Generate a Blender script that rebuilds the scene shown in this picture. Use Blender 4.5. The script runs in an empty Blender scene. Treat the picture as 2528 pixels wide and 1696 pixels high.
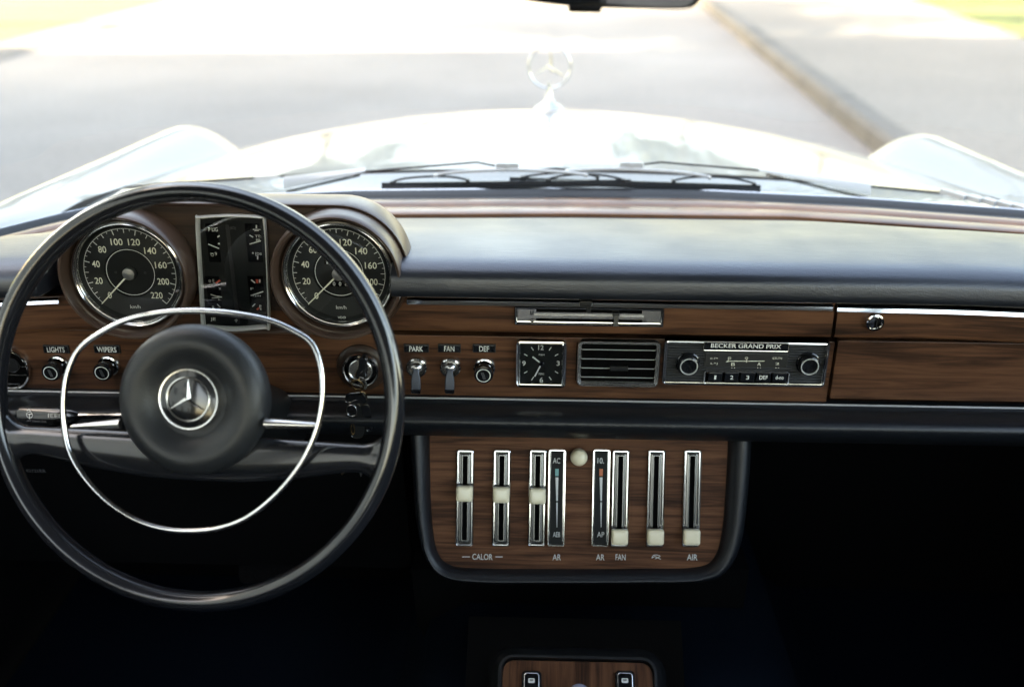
import bpy, math, random
from mathutils import Matrix, Vector, Euler
random.seed(7)
D = bpy.data
SC = bpy.context.scene
COL = SC.collection
R = math.radians
# ------------------------------------------------------------------ camera, world, sun, exposure
PITCH, YAW, ROLL, FPX = 23.8, 1.28, 0.40, 2458.0
CAM = Vector((-0.036, 0.0, 1.35))
CM = Matrix.Rotation(R(YAW), 3, 'Z') @ Matrix.Rotation(R(90 - PITCH), 3, 'X') @ Matrix.Rotation(R(ROLL), 3, 'Z')
cam_d = D.cameras.new('camera'); cam = D.objects.new('camera', cam_d); COL.objects.link(cam)
cam.matrix_world = Matrix.Translation(CAM) @ CM.to_4x4()
cam_d.sensor_width = 36; cam_d.lens = FPX / 2528 * 36
cam_d.clip_start = 0.02; cam_d.clip_end = 2000
cam_d.dof.use_dof = True; cam_d.dof.focus_distance = 1.14; cam_d.dof.aperture_fstop = 2.8
SC.camera = cam
SUN_EL, SUN_AZ = 34.0, -96.0      # azimuth from +Y (car's nose), clockwise: sun low on the left
w = D.worlds.new('World'); SC.world = w; w.use_nodes = True
nt = w.node_tree; bg = nt.nodes['Background']
sky = nt.nodes.new('ShaderNodeTexSky'); sky.sky_type = 'NISHITA'; sky.sun_disc = False
sky.sun_elevation = R(SUN_EL); sky.sun_rotation = R(SUN_AZ); sky.dust_density = 2.5; sky.ozone_density = 1.0; sky.air_density = 1.0
nt.links.new(sky.outputs[0], bg.inputs[0]); bg.inputs[1].default_value = 0.15
sd = D.lights.new('sun', 'SUN'); sd.energy = 4.0; sd.angle = R(0.5); sd.color = (1, .93, .82)
so = D.objects.new('sun', sd); COL.objects.link(so)
sdir = Vector((math.sin(R(SUN_AZ)) * math.cos(R(SUN_EL)), math.cos(R(SUN_AZ)) * math.cos(R(SUN_EL)), math.sin(R(SUN_EL))))
so.rotation_euler = sdir.to_track_quat('Z', 'Y').to_euler(); so.location = (0, 0, 30)
SC.view_settings.view_transform = 'Standard'; SC.view_settings.look = 'None'; SC.view_settings.gamma = 1
SC.view_settings.exposure = 3.7; SC.view_settings.use_white_balance = True; SC.view_settings.white_balance_temperature = 9300; SC.view_settings.white_balance_tint = 10
SC.render.engine = 'CYCLES'
SC.cycles.use_denoising = True; SC.cycles.max_bounces = 10; SC.cycles.transparent_max_bounces = 12
SC.cycles.glossy_bounces = 6; SC.cycles.diffuse_bounces = 5
SC.cycles.sample_clamp_indirect = 6; SC.cycles.caustics_reflective = False; SC.cycles.caustics_refractive = False

# ------------------------------------------------------------------ measuring helpers (real positions worked out from the photo)
def ray(u, v):
    return (CM @ Vector((u - 1264, 848 - v, -FPX))).normalized()
def onY(u, v, Y):
    r = ray(u, v); return CAM + r * ((Y - CAM.y) / r.y)
def onZ(u, v, z):
    r = ray(u, v); return CAM + r * ((z - CAM.z) / r.z)
class Frame:
    def __init__(s, o, ax=(1, 0, 0), ay=(0, 0, 1)):
        s.o = Vector(o); s.x = Vector(ax).normalized(); s.y = Vector(ay).normalized(); s.n = s.x.cross(s.y).normalized(); s.y = s.n.cross(s.x)
        s.m = Matrix((s.x, s.y, s.n)).transposed().to_4x4(); s.m.translation = s.o
        s.inv = s.m.inverted()
    def px(s, u, v, h=0.0):
        r = ray(u, v); p0 = s.o + s.n * h
        t = (p0 - CAM).dot(s.n) / r.dot(s.n)
        q = s.inv @ (CAM + r * t); return Vector((q.x, q.y))
    def P(s, u, v, h=0.0):
        q = s.px(u, v, h); return (q.x, q.y, h)
    def at(s, q):
        return s.m @ Vector(q)
def FYh(u, v, Y, h):
    p = onY(u, v, Y - h); p.y = Y; return Frame(p)
def FY(u, v, Y):
    return Frame(onY(u, v, Y))
WF = Frame((0, 0, 0), (1, 0, 0), (0, 1, 0))          # the world itself

# ------------------------------------------------------------------ materials
def mat(name, col, rough=.5, metal=0, coat=0, spec=.5, bump=None, colfn=None, coat_rough=.05):
    m = D.materials.new(name); m.use_nodes = True; t = m.node_tree; b = t.nodes['Principled BSDF']
    b.inputs['Base Color'].default_value = (*col, 1); b.inputs['Roughness'].default_value = rough
    b.inputs['Metallic'].default_value = metal; b.inputs['Coat Weight'].default_value = coat
    b.inputs['Coat Roughness'].default_value = coat_rough
    b.inputs['Specular IOR Level'].default_value = spec
    tc = t.nodes.new('ShaderNodeTexCoord')
    if bump: bump(t, b, tc)
    if colfn: colfn(t, b, tc)
    return m
def N(t, k, **kw):
    n = t.nodes.new('ShaderNode' + k)
    for a, v in kw.items():
        if a in n.inputs.keys(): n.inputs[a].default_value = v
        else: setattr(n, a, v)
    return n
def mapping(t, tc, scale, rot=(0, 0, 0), coord='Object'):
    mp = N(t, 'Mapping'); mp.inputs['Scale'].default_value = scale; mp.inputs['Rotation'].default_value = rot
    t.links.new(tc.outputs[coord], mp.inputs[0]); return mp
def ramp(t, src, stops):
    r = N(t, 'ValToRGB'); e = r.color_ramp.elements
    while len(e) < len(stops): e.new(.5)
    for i, (p, c) in enumerate(stops):
        e[i].position = p; e[i].color = (*c, 1) if len(c) == 3 else c
    t.links.new(src, r.inputs[0]); return r
def bump_grain(scale, strength, dist=.0004, kind='VORONOI', aniso=(1, 1, 1)):
    def f(t, b, tc):
        mp = mapping(t, tc, aniso)
        if kind == 'VORONOI':
            x = N(t, 'TexVoronoi', Scale=scale); x.feature = 'SMOOTH_F1'; o = x.outputs['Distance']
        else:
            x = N(t, 'TexNoise', Scale=scale, Detail=4.0, Roughness=.6); o = x.outputs[0]
        t.links.new(mp.outputs[0], x.inputs['Vector'])
        n2 = N(t, 'TexNoise', Scale=scale * .35, Detail=3.0); t.links.new(mp.outputs[0], n2.inputs['Vector'])
        ad = N(t, 'Math', operation='ADD'); t.links.new(o, ad.inputs[0]); t.links.new(n2.outputs[0], ad.inputs[1])
        bp = N(t, 'Bump', Strength=strength, Distance=dist); t.links.new(ad.outputs[0], bp.inputs['Height'])
        t.links.new(bp.outputs[0], b.inputs['Normal'])
    return f
def wood_nodes(stops, sx=4.5, sy=95.0, rough=(.28, .42), horiz=True):
    def f(t, b, tc):
        sc = (sx, sx, sy) if horiz is True else ((sx, sy, sx) if horiz == 'y' else (sy, sx, sx))
        mp = mapping(t, tc, sc, coord='Object')
        # long wandering figure of the veneer
        warp = N(t, 'TexNoise', Scale=1.6, Detail=3.0, Roughness=.55); t.links.new(mp.outputs[0], warp.inputs['Vector'])
        n1 = N(t, 'TexNoise', Scale=1.0, Detail=5.0, Roughness=.62, Distortion=.9); t.links.new(mp.outputs[0], n1.inputs['Vector'])
        mp2 = mapping(t, tc, tuple(k * (9 if k == sy else 5) for k in sc)); n2 = N(t, 'TexNoise', Scale=1.0, Detail=3.0, Roughness=.7)
        t.links.new(mp2.outputs[0], n2.inputs['Vector'])
        mp3 = mapping(t, tc, tuple(k * (.28 if k == sy else .9) for k in sc)); n3 = N(t, 'TexNoise', Scale=1.0, Detail=2.0)
        t.links.new(mp3.outputs[0], n3.inputs['Vector'])
        a = N(t, 'Math', operation='MULTIPLY_ADD'); t.links.new(n2.outputs[0], a.inputs[0]); a.inputs[1].default_value = .30; t.links.new(n1.outputs[0], a.inputs[2])
        a2 = N(t, 'Math', operation='MULTIPLY_ADD'); t.links.new(n3.outputs[0], a2.inputs[0]); a2.inputs[1].default_value = .45; t.links.new(a.outputs[0], a2.inputs[2])
        a3 = N(t, 'Math', operation='SUBTRACT'); t.links.new(a2.outputs[0], a3.inputs[0]); a3.inputs[1].default_value = .375
        r = ramp(t, a3.outputs[0], stops)
        t.links.new(r.outputs[0], b.inputs['Base Color'])
        bp = N(t, 'Bump', Strength=.25, Distance=.0003); t.links.new(a2.outputs[0], bp.inputs['Height']); t.links.new(bp.outputs[0], b.inputs['Normal'])
        rr = N(t, 'MapRange'); t.links.new(n2.outputs[0], rr.inputs[0]); rr.inputs[3].default_value = rough[0]; rr.inputs[4].default_value = rough[1]
        t.links.new(rr.outputs[0], b.inputs['Roughness'])
    return f
WOODS = [(.26, (.014, .0065, .004)), (.42, (.050, .021, .0115)), (.50, (.084, .035, .018)), (.60, (.115, .049, .025)), (.80, (.160, .071, .037))]
M_wood = mat('walnut veneer', (.1, .05, .03), .42, coat=.05, spec=.28, colfn=wood_nodes(WOODS), coat_rough=.25)
M_woodv = mat('walnut veneer upright', (.1, .05, .03), .42, coat=.05, spec=.28, colfn=wood_nodes(WOODS, horiz=False), coat_rough=.25)
M_woodc = mat('walnut veneer panel', (.1, .05, .03), .42, coat=.05, spec=.28, colfn=wood_nodes(WOODS, horiz='y'), coat_rough=.25)
M_woodp = mat('warm walnut panel', (.1, .05, .03), .5, spec=.1, colfn=wood_nodes([(p, tuple(1.45 * k for k in c)) for p, c in WOODS], rough=(.45, .6), horiz='y'))
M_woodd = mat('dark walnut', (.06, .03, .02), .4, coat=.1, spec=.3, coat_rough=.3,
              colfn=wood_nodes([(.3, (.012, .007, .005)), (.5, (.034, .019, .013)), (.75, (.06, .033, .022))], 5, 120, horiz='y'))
M_woodr = mat('pale reddish walnut', (.2, .1, .06), .3, coat=.25, spec=.4, coat_rough=.2,
              colfn=wood_nodes([(.3, (.08, .036, .018)), (.5, (.17, .080, .040)), (.75, (.26, .13, .07))], 3, 18, (.26, .36)))
M_cowl = mat('brown lacquered shell', (.050, .028, .020), .38, coat=.18, spec=.5, coat_rough=.22, bump=bump_grain(500, .12))
M_leather = mat('black grained leather', (.007, .009, .012), .40, spec=.5, bump=bump_grain(700, .5, .0004, aniso=(1, .8, .8)))
def wrinkle(t, b, tc):
    mp = mapping(t, tc, (.35, 1.0, 1.0)); n = N(t, 'TexNoise', Scale=160.0, Detail=6.0, Roughness=.65, Distortion=.6); t.links.new(mp.outputs[0], n.inputs['Vector'])
    mp2 = mapping(t, tc, (1, 1, 1)); v = N(t, 'TexVoronoi', Scale=650.0); t.links.new(mp2.outputs[0], v.inputs['Vector'])
    a = N(t, 'Math', operation='MULTIPLY_ADD'); t.links.new(v.outputs['Distance'], a.inputs[0]); a.inputs[1].default_value = .5; t.links.new(n.outputs[0], a.inputs[2])
    bp = N(t, 'Bump', Strength=.55, Distance=.0005); t.links.new(a.outputs[0], bp.inputs['Height']); t.links.new(bp.outputs[0], b.inputs['Normal'])
    n3 = N(t, 'TexNoise', Scale=9.0, Detail=4.0); t.links.new(tc.outputs['Object'], n3.inputs['Vector'])
    rr_ = N(t, 'MapRange'); t.links.new(n3.outputs[0], rr_.inputs[0]); rr_.inputs[1].default_value = .3; rr_.inputs[2].default_value = .7; rr_.inputs[3].default_value = .27; rr_.inputs[4].default_value = .40
    t.links.new(rr_.outputs[0], b.inputs['Roughness'])
M_pad = mat('dash top leather', (.008, .010, .014), .32, spec=1.0, bump=wrinkle)
M_pad.node_tree.nodes['Principled BSDF'].inputs['Specular Tint'].default_value = (.80, .87, 1.0, 1)
M_hub = mat('soft black wheel pad', (.012, .014, .017), .44, spec=.5, bump=bump_grain(600, .4, .0004, aniso=(.5, 1.3, 1)))
M_gloss = mat('black glossy plastic', (.008, .009, .011), .12, coat=.3, spec=.5, bump=bump_grain(25, .06, .001, kind='N'))
M_rim = mat('black bakelite', (.010, .011, .014), .16, coat=.4, spec=.55, bump=bump_grain(30, .05, .001, kind='N'))
M_satin = mat('black satin plastic', (.006, .007, .008), .4, bump=bump_grain(900, .2))
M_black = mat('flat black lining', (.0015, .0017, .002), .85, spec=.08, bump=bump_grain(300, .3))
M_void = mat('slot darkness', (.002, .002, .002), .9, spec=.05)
M_dial = mat('dial black', (.006, .007, .007), .5, spec=.2)
def rings(t, b, tc):
    mp = mapping(t, tc, (1, 1, 1)); wv = N(t, 'TexWave', Scale=700.0); wv.wave_type = 'RINGS'; wv.rings_direction = 'Z'
    t.links.new(mp.outputs[0], wv.inputs['Vector'])
    bp = N(t, 'Bump', Strength=.5, Distance=.0002); t.links.new(wv.outputs['Fac'], bp.inputs['Height']); t.links.new(bp.outputs[0], b.inputs['Normal'])
M_dialr = mat('grooved dial black', (.008, .009, .009), .34, spec=.35, bump=rings)
def ribs(t, b, tc):
    mp = mapping(t, tc, (1, 1, 1)); wv = N(t, 'TexWave', Scale=98.0); wv.wave_type = 'BANDS'; wv.bands_direction = 'Y'
    t.links.new(mp.outputs[0], wv.inputs['Vector'])
    bp = N(t, 'Bump', Strength=1.0, Distance=.0012); t.links.new(wv.outputs['Fac'], bp.inputs['Height']); t.links.new(bp.outputs[0], b.inputs['Normal'])
M_ribs = mat('ribbed dark metal', (.035, .037, .040), .35, metal=.3, bump=ribs)
M_chrome = mat('chrome', (.72, .72, .72), .10, metal=1, bump=bump_grain(60, .04, .001, kind='N'))
M_chromes = mat('satin chrome', (.72, .71, .70), .26, metal=1, bump=bump_grain(900, .1))
def brushed(t, b, tc):
    sx = N(t, 'SeparateXYZ'); t.links.new(tc.outputs['Object'], sx.inputs[0])
    at = N(t, 'Math', operation='ARCTAN2'); t.links.new(sx.outputs[1], at.inputs[0]); t.links.new(sx.outputs[0], at.inputs[1])
    cx = N(t, 'CombineXYZ'); t.links.new(at.outputs[0], cx.inputs[0])
    n = N(t, 'TexNoise', Scale=22.0, Detail=3.0); t.links.new(cx.outputs[0], n.inputs['Vector'])
    r = ramp(t, n.outputs[0], [(.3, (.35, .35, .35)), (.7, (.85, .85, .84))]); t.links.new(r.outputs[0], b.inputs['Base Color'])
M_slat = mat('dulled chrome slat', (.22, .22, .21), .25, metal=1)
M_ring = mat('bright trim metal', (.62, .62, .60), .35, metal=.35)
M_disp = mat('smoked display plate', (.028, .028, .027), .3)
M_silver = mat('silver wiper paint', (.42, .43, .44), .35, coat=.4)
M_lever = mat('speckled grey metal', (.07, .08, .10), .34, metal=.7, bump=bump_grain(1500, .6, .0004))
M_dimchrome = mat('dimmed chrome', (.50, .50, .48), .16, metal=1)  # chrome darkened in its colour to hold back the bright sky reflection
M_spun = mat('spun aluminium', (.6, .6, .6), .3, metal=1, colfn=brushed)
M_cream = mat('cream plastic', (.93, .82, .58), .28, coat=.3, spec=.5, bump=bump_grain(40, .03, .001, kind='N'))
M_white = mat('white print', (.72, .72, .68), .6)
M_grey = mat('faint grey print', (.10, .10, .11), .6)
M_lume = mat('pale yellow paint', (.75, .74, .60), .5)
M_red = mat('red print', (.55, .06, .03), .5)
M_teal = mat('teal print', (.16, .42, .40), .5)
M_orange = mat('orange print', (.62, .16, .06), .5)
M_brass = mat('brass', (.55, .38, .20), .25, metal=1, bump=bump_grain(300, .2))
M_rubber = mat('black rubber', (.012, .014, .017), .38, bump=bump_grain(700, .2))
def speck(c1, c2, sc, bumpd=.004, c3=None):
    def f(t, b, tc):
        mp = mapping(t, tc, (1, 1, 1)); n = N(t, 'TexNoise', Scale=sc, Detail=8.0, Roughness=.7); t.links.new(mp.outputs[0], n.inputs['Vector'])
        n2 = N(t, 'TexNoise', Scale=sc * .012, Detail=4.0, Roughness=.6); t.links.new(mp.outputs[0], n2.inputs['Vector'])
        a = N(t, 'Math', operation='ADD'); t.links.new(n.outputs[0], a.inputs[0]); t.links.new(n2.outputs[0], a.inputs[1])
        h = N(t, 'Math', operation='MULTIPLY'); t.links.new(a.outputs[0], h.inputs[0]); h.inputs[1].default_value = .5
        r = ramp(t, h.outputs[0], [(.36, c1), (.62, c2)]); t.links.new(r.outputs[0], b.inputs['Base Color'])
        bp = N(t, 'Bump', Strength=.5, Distance=bumpd); t.links.new(n.outputs[0], bp.inputs['Height']); t.links.new(bp.outputs[0], b.inputs['Normal'])
    return f
M_road = mat('asphalt', (.1, .1, .1), .85, colfn=speck((.125, .119, .112), (.23, .220, .208), 24))
M_conc = mat('concrete', (.3, .3, .3), .8, colfn=speck((.095, .088, .077), (.185, .173, .155), 16))
M_kerb = mat('kerb stone', (.3, .3, .3), .8, colfn=speck((.055, .053, .049), (.125, .121, .113), 30))
M_grass = mat('grass', (.1, .2, .05), .9, colfn=speck((.045, .065, .015), (.11, .13, .035), 12, .03))
M_leaf = mat('leaves', (.06, .1, .03), .6, colfn=speck((.012, .026, .008), (.045, .07, .018), 1.5, .0))
M_bark = mat('bark', (.08, .06, .04), .9, colfn=speck((.04, .03, .02), (.12, .09, .06), 20, .02))
M_wall = mat('pale render', (.5, .48, .44), .85, colfn=speck((.66, .64, .60), (.78, .76, .72), 8))  # walls of the added house, kept pale to bounce skylight into the cabin
M_roof = mat('roof tiles', (.2, .09, .06), .8, colfn=speck((.14, .07, .05), (.25, .12, .08), 8))
M_pane = mat('window pane', (.03, .035, .04), .08, spec=.6)
M_paint = mat('white car paint', (.20, .207, .200), .34, coat=.60, spec=.05, coat_rough=.03, bump=bump_grain(3, .02, .002, kind='N'))
M_liner = mat('pale headliner', (.26, .25, .24), .8, bump=bump_grain(300, .3))
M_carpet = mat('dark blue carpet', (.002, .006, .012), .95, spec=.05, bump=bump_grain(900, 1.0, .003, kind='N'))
M_mirror = mat('mirror', (.8, .8, .8), .02, metal=1)
def glassmat(name, tint, k=1.0):
    m = D.materials.new(name); m.use_nodes = True; t = m.node_tree; t.nodes.clear()
    o = N(t, 'OutputMaterial'); mx = N(t, 'MixShader'); tr = N(t, 'BsdfTransparent'); gl = N(t, 'BsdfGlossy'); lw = N(t, 'LayerWeight'); lw.inputs[0].default_value = .5; pw = N(t, 'Math', operation='POWER'); pw.inputs[1].default_value = 5; fr = N(t, 'Math', operation='MULTIPLY_ADD'); fr.inputs[1].default_value = .94; fr.inputs[2].default_value = .06
    t.links.new(lw.outputs['Facing'], pw.inputs[0]); t.links.new(pw.outputs[0], fr.inputs[0])
    ml = N(t, 'Math', operation='MULTIPLY'); ml.inputs[1].default_value = k
    tr.inputs[0].default_value = (*tint, 1); gl.inputs['Roughness'].default_value = .02
    t.links.new(fr.outputs[0], ml.inputs[0]); t.links.new(ml.outputs[0], mx.inputs[0])
    t.links.new(tr.outputs[0], mx.inputs[1]); t.links.new(gl.outputs[0], mx.inputs[2]); t.links.new(mx.outputs[0], o.inputs[0])
    return m
M_glass = glassmat('clear glass', (.97, .98, .98))
M_wind = glassmat('windscreen glass', (.95, .97, .965))

# ------------------------------------------------------------------ mesh builder
def rr(w, h, r, n=5, cx=0, cy=0):
    r = max(min(r, w / 2 - 1e-6, h / 2 - 1e-6), 1e-5); o = []
    for k, (sx, sy) in enumerate(((1, 1), (-1, 1), (-1, -1), (1, -1))):
        for i in range(n + 1):
            a = math.pi / 2 * (k + i / n)
            o.append((cx + sx * (w / 2 - r) + r * math.cos(a), cy + sy * (h / 2 - r) + r * math.sin(a)))
    return o
def circ(r, n=48, cx=0, cy=0):
    return [(cx + r * math.cos(2 * math.pi * i / n), cy + r * math.sin(2 * math.pi * i / n)) for i in range(n)]
def catmull(pts, n=6, closed=False):
    P = [Vector(p) for p in pts]; o = []; L = len(P)
    for i in range(L if closed else L - 1):
        if closed: a, b, c, d = P[(i - 1) % L], P[i], P[(i + 1) % L], P[(i + 2) % L]
        else: a, b, c, d = P[max(i - 1, 0)], P[i], P[i + 1], P[min(i + 2, L - 1)]
        for k in range(n):
            t = k / n
            o.append(.5 * ((2 * b) + (c - a) * t + (2 * a - 5 * b + 4 * c - d) * t * t + (3 * b - a - 3 * c + d) * t ** 3))
    if not closed: o.append(P[-1])
    return o
def interp(x, tab):
    if x <= tab[0][0]: return tab[0][1]
    for (a, b), (c, d) in zip(tab, tab[1:]):
        if x <= c: return b + (d - b) * (x - a) / (c - a)
    return tab[-1][1]
TXT = {}
def text_mesh(s, bold):
    if (s, bold) not in TXT:
        cu = D.curves.new('t', 'FONT'); cu.body = s; cu.offset = bold; cu.resolution_u = 4
        ob = D.objects.new('t', cu); me = ob.to_mesh()
        vs = [(v.co.x, v.co.y) for v in me.vertices]; fs = [tuple(p.vertices) for p in me.polygons]
        ob.to_mesh_clear(); D.objects.remove(ob); D.curves.remove(cu)
        x0 = min(v[0] for v in vs); x1 = max(v[0] for v in vs); y0 = min(v[1] for v in vs); y1 = max(v[1] for v in vs)
        TXT[(s, bold)] = ([((x - x0) / (x1 - x0) - .5, (y - y0) / max(y1 - y0, 1e-6) - .5) for x, y in vs], fs, (x1 - x0) / max(y1 - y0, 1e-6))
    return TXT[(s, bold)]
class MB:
    def __init__(s, fr=None):
        s.fr = fr or WF; s.v = []; s.f = []; s.fm = []; s.mats = []; s.cur = 0
    def mat(s, m):
        if m not in s.mats: s.mats.append(m)
        s.cur = s.mats.index(m); return s
    def add(s, vs, fs):
        b = len(s.v); s.v += [tuple(p) for p in vs]; s.f += [tuple(b + i for i in f) for f in fs]; s.fm += [s.cur] * len(fs); return s
    def loft(s, secs, closed_sec=True, closed_path=False, cap0=False, cap1=False):
        n = len(secs[0]); vs = [p for q in secs for p in q]; fs = []; L = len(secs)
        for i in range(L if closed_path else L - 1):
            j = (i + 1) % L
            for k in range(n if closed_sec else n - 1):
                k2 = (k + 1) % n; fs.append((i * n + k, i * n + k2, j * n + k2, j * n + k))
        if cap0: fs.append(tuple(range(n))[::-1])
        if cap1: fs.append(tuple((L - 1) * n + k for k in range(n)))
        return s.add(vs, fs)
    def stack(s, outs, cap0=True, cap1=True):        # [(outline2d, z), ...]
        return s.loft([[(x, y, z) for x, y in o] for o, z in outs], cap0=cap0, cap1=cap1)
    def rbox(s, cx, cy, w, h, z0, z1, r=.001, b=.0006, n=4):
        return s.stack([(rr(w, h, r, n, cx, cy), z0), (rr(w, h, r, n, cx, cy), z1 - b), (rr(w - .6 * b, h - .6 * b, r, n, cx, cy), z1 - .3 * b), (rr(w - 2 * b, h - 2 * b, max(r - b, 1e-4), n, cx, cy), z1)])
    def rframe(s, cx, cy, w, h, r, prof, n=6):       # prof: [(inset, z), ...] open section swept round a rounded rectangle
        return s.loft([[(x, y, z) for x, y in rr(w - 2 * i, h - 2 * i, max(r - i, 2e-4), n, cx, cy)] for i, z in prof])
    def lathe(s, prof, n=48, cx=0, cy=0):
        secs = [[(cx + r * math.cos(2 * math.pi * i / n), cy + r * math.sin(2 * math.pi * i / n), z) for i in range(n)] for r, z in prof]
        return s.loft(secs, cap0=False, cap1=prof[-1][0] > 1e-5 and s_cap(prof))
    def tube(s, pts, r, n=8, closed=False, up=(0, 0, 1), sq=1.0, cap=True):
        P = [Vector(p) for p in pts]; secs = []; L = len(P); up = Vector(up)
        for i, p in enumerate(P):
            a = P[(i - 1) % L] if closed or i > 0 else P[i]; b = P[(i + 1) % L] if closed or i < L - 1 else P[i]
            t = (b - a).normalized(); x = t.cross(up)
            if x.length < 1e-4: x = t.cross(Vector((1, .3, 0)))
            x.normalize(); y = x.cross(t).normalized(); ra = r(i / max(L - 1, 1)) if callable(r) else r
            secs.append([p + x * ra * math.cos(2 * math.pi * k / n) + y * ra * sq * math.sin(2 * math.pi * k / n) for k in range(n)])
        return s.loft(secs, closed_path=closed, cap0=cap and not closed, cap1=cap and not closed)
    def box(s, a, b):
        (x0, y0, z0), (x1, y1, z1) = a, b
        return s.add([(x0, y0, z0), (x1, y0, z0), (x1, y1, z0), (x0, y1, z0), (x0, y0, z1), (x1, y0, z1), (x1, y1, z1), (x0, y1, z1)],
                     [(0, 3, 2, 1), (4, 5, 6, 7), (0, 1, 5, 4), (1, 2, 6, 5), (2, 3, 7, 6), (3, 0, 4, 7)])
    def stroke(s, a, b, w, z, w2=None, t=.0):
        a = Vector(a[:2]); b = Vector(b[:2]); d = (b - a).normalized(); p = Vector((-d.y, d.x)); w2 = w if w2 is None else w2
        q = [a + p * w / 2, a - p * w / 2, b - p * w2 / 2, b + p * w2 / 2]
        if t <= 0: return s.add([(k.x, k.y, z) for k in q], [(0, 1, 2, 3)])
        vs = [(k.x, k.y, z - t) for k in q] + [(k.x, k.y, z) for k in q]
        return s.add(vs, [(4, 5, 6, 7), (0, 1, 5, 4), (1, 2, 6, 5), (2, 3, 7, 6), (3, 0, 4, 7)])
    def pxs(s, u1, v1, u2, v2, wpx, z, sc=2141.):
        return s.stroke(s.fr.px(u1, v1, z), s.fr.px(u2, v2, z), wpx / sc, z)
    def text(s, body, x, y, h, z, w=None, bold=.01, cond=.86, rot=0):
        vs, fs, asp = text_mesh(body, bold); w = w or h * asp * cond
        c, sn = math.cos(rot), math.sin(rot)
        return s.add([(x + a * w * c - b * h * sn, y + a * w * sn + b * h * c, z) for a, b in vs], fs)
    def pxt(s, body, u, v, wpx, hpx, z, bold=.01, sc=2141.):
        p = s.fr.px(u, v, z); return s.text(body, p.x, p.y, hpx / sc / .93, z, wpx / sc, bold)
    def arc(s, r, w, a0, a1, z, n=90, cx=0, cy=0):
        vs = []; fs = []
        for i in range(n + 1):
            a = a0 + (a1 - a0) * i / n
            vs += [(cx + (r - w / 2) * math.cos(a), cy + (r - w / 2) * math.sin(a), z), (cx + (r + w / 2) * math.cos(a), cy + (r + w / 2) * math.sin(a), z)]
            if i: fs.append((2 * i - 2, 2 * i - 1, 2 * i + 1, 2 * i))
        return s.add(vs, fs)
    def build(s, name, m=None, parent=None, label=None, smooth=35, cat=None, kind=None, group=None):
        mats = [m] if m and not s.mats else s.mats
        M = s.fr.m; 
        if parent is not None: M = parent.matrix_basis.inverted() @ M if not parent.parent else (parent.parent.matrix_basis @ parent.matrix_basis).inverted() @ M
        me = D.meshes.new(name); me.from_pydata([M @ Vector(p) for p in s.v], [], s.f); me.validate()
        for k in mats: me.materials.append(k)
        if len(me.polygons) == len(s.fm): me.polygons.foreach_set('material_index', s.fm)
        import bmesh as B
        bm = B.new(); bm.from_mesh(me); B.ops.recalc_face_normals(bm, faces=bm.faces); bm.to_mesh(me); bm.free()
        me.polygons.foreach_set('use_smooth', [True] * len(me.polygons)); me.set_sharp_from_angle(angle=R(smooth))
        o = D.objects.new(name, me); COL.objects.link(o)
        if parent is not None: o.parent = parent
        if smooth <= 50 and len(me.polygons) < 20000: o.modifiers.new('weighted', 'WEIGHTED_NORMAL').keep_sharp = True
        tag(o, label, cat, kind, group); return o
def s_cap(prof): return False
def tag(o, label=None, cat=None, kind=None, group=None):
    for k, v in (('label', label), ('category', cat), ('kind', kind), ('group', group)):
        if v: o[k] = v
def thing(name, label, cat, fr, group=None, kind=None):
    o = D.objects.new(name, None); COL.objects.link(o); o.matrix_basis = fr.m if isinstance(fr, Frame) else Matrix.Translation(Vector(fr))
    o.empty_display_size = .02; tag(o, label, cat, kind, group); return o
def dup(root, fr, label, edit=None):
    r = root.copy(); COL.objects.link(r); r.matrix_basis = fr.m; r['label'] = label
    def cp(o, par):
        for ch in [x for x in D.objects if x.parent == o]:
            c = ch.copy(); COL.objects.link(c); c.parent = par
            if edit: edit(c)
            cp(ch, c)
    cp(root, r); return r

# ================================================================== GROUND
def ground_pt(u, v, z=0): p = onZ(u, v, z); return (p.x, p.y)
mb = MB(); S = 900
mb.add([(-S, -S, 0), (S, -S, 0), (S, S, 0), (-S, S, 0)], [(0, 1, 2, 3)]).build('road', M_road, kind='structure', label='grey asphalt road ahead of the car')
KH = .13
a = Vector(ground_pt(1735, 20)); b = Vector(ground_pt(2080, 312)); dk = (b - a).normalized(); nk = Vector((-dk.y, dk.x))
if nk.x < 0: nk = -nk
fwd = dk if dk.y > 0 else -dk
A0 = a - fwd * 40; A1 = a + fwd * 300
def strip(name, m, off0, off1, zt, e0, e1, **kw):
    q = MB(); p = [e0 + nk * off0, e1 + nk * off0, e1 + nk * off1, e0 + nk * off1]
    q.add([(*k, 0.001) for k in p] + [(*k, zt) for k in p], [(4, 5, 6, 7), (0, 1, 5, 4), (1, 2, 6, 5), (2, 3, 7, 6), (3, 0, 4, 7)])
    return q.build(name, m, smooth=5, **kw)
# kerb: separate stones laid end to end in one strip with a rounded top edge
q = MB(); L = (A1 - A0).length; k = 0.0
while k < 90:
    e0 = A0 + fwd * (k + .008); e1 = A0 + fwd * (k + .992); dz = random.uniform(-.006, .006)
    sec = [(0, 0), (.004, .10), (.012, KH - .02), (.035, KH), (.17, KH + .002), (.17, 0)]
    q.loft([[(*(e + nk * (o + .0)), z + dz) for o, z in sec] for e in (e0, e1)], cap0=True, cap1=True); k += 1
q.build('kerb', M_kerb, kind='structure', label='weathered stone kerb beside the road', smooth=25)
strip('pavement', M_conc, .176, 9, KH - .004, A0, A1, kind='structure', label='pale concrete pavement right of the kerb')
g0 = Vector(ground_pt(2256, 0, KH)); g1 = Vector(ground_pt(2528, 92, KH)); gd = (g0 - g1).normalized()
q = MB(); gn = Vector((-gd.y, gd.x)); gn = gn if gn.x > 0 else -gn
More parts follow.
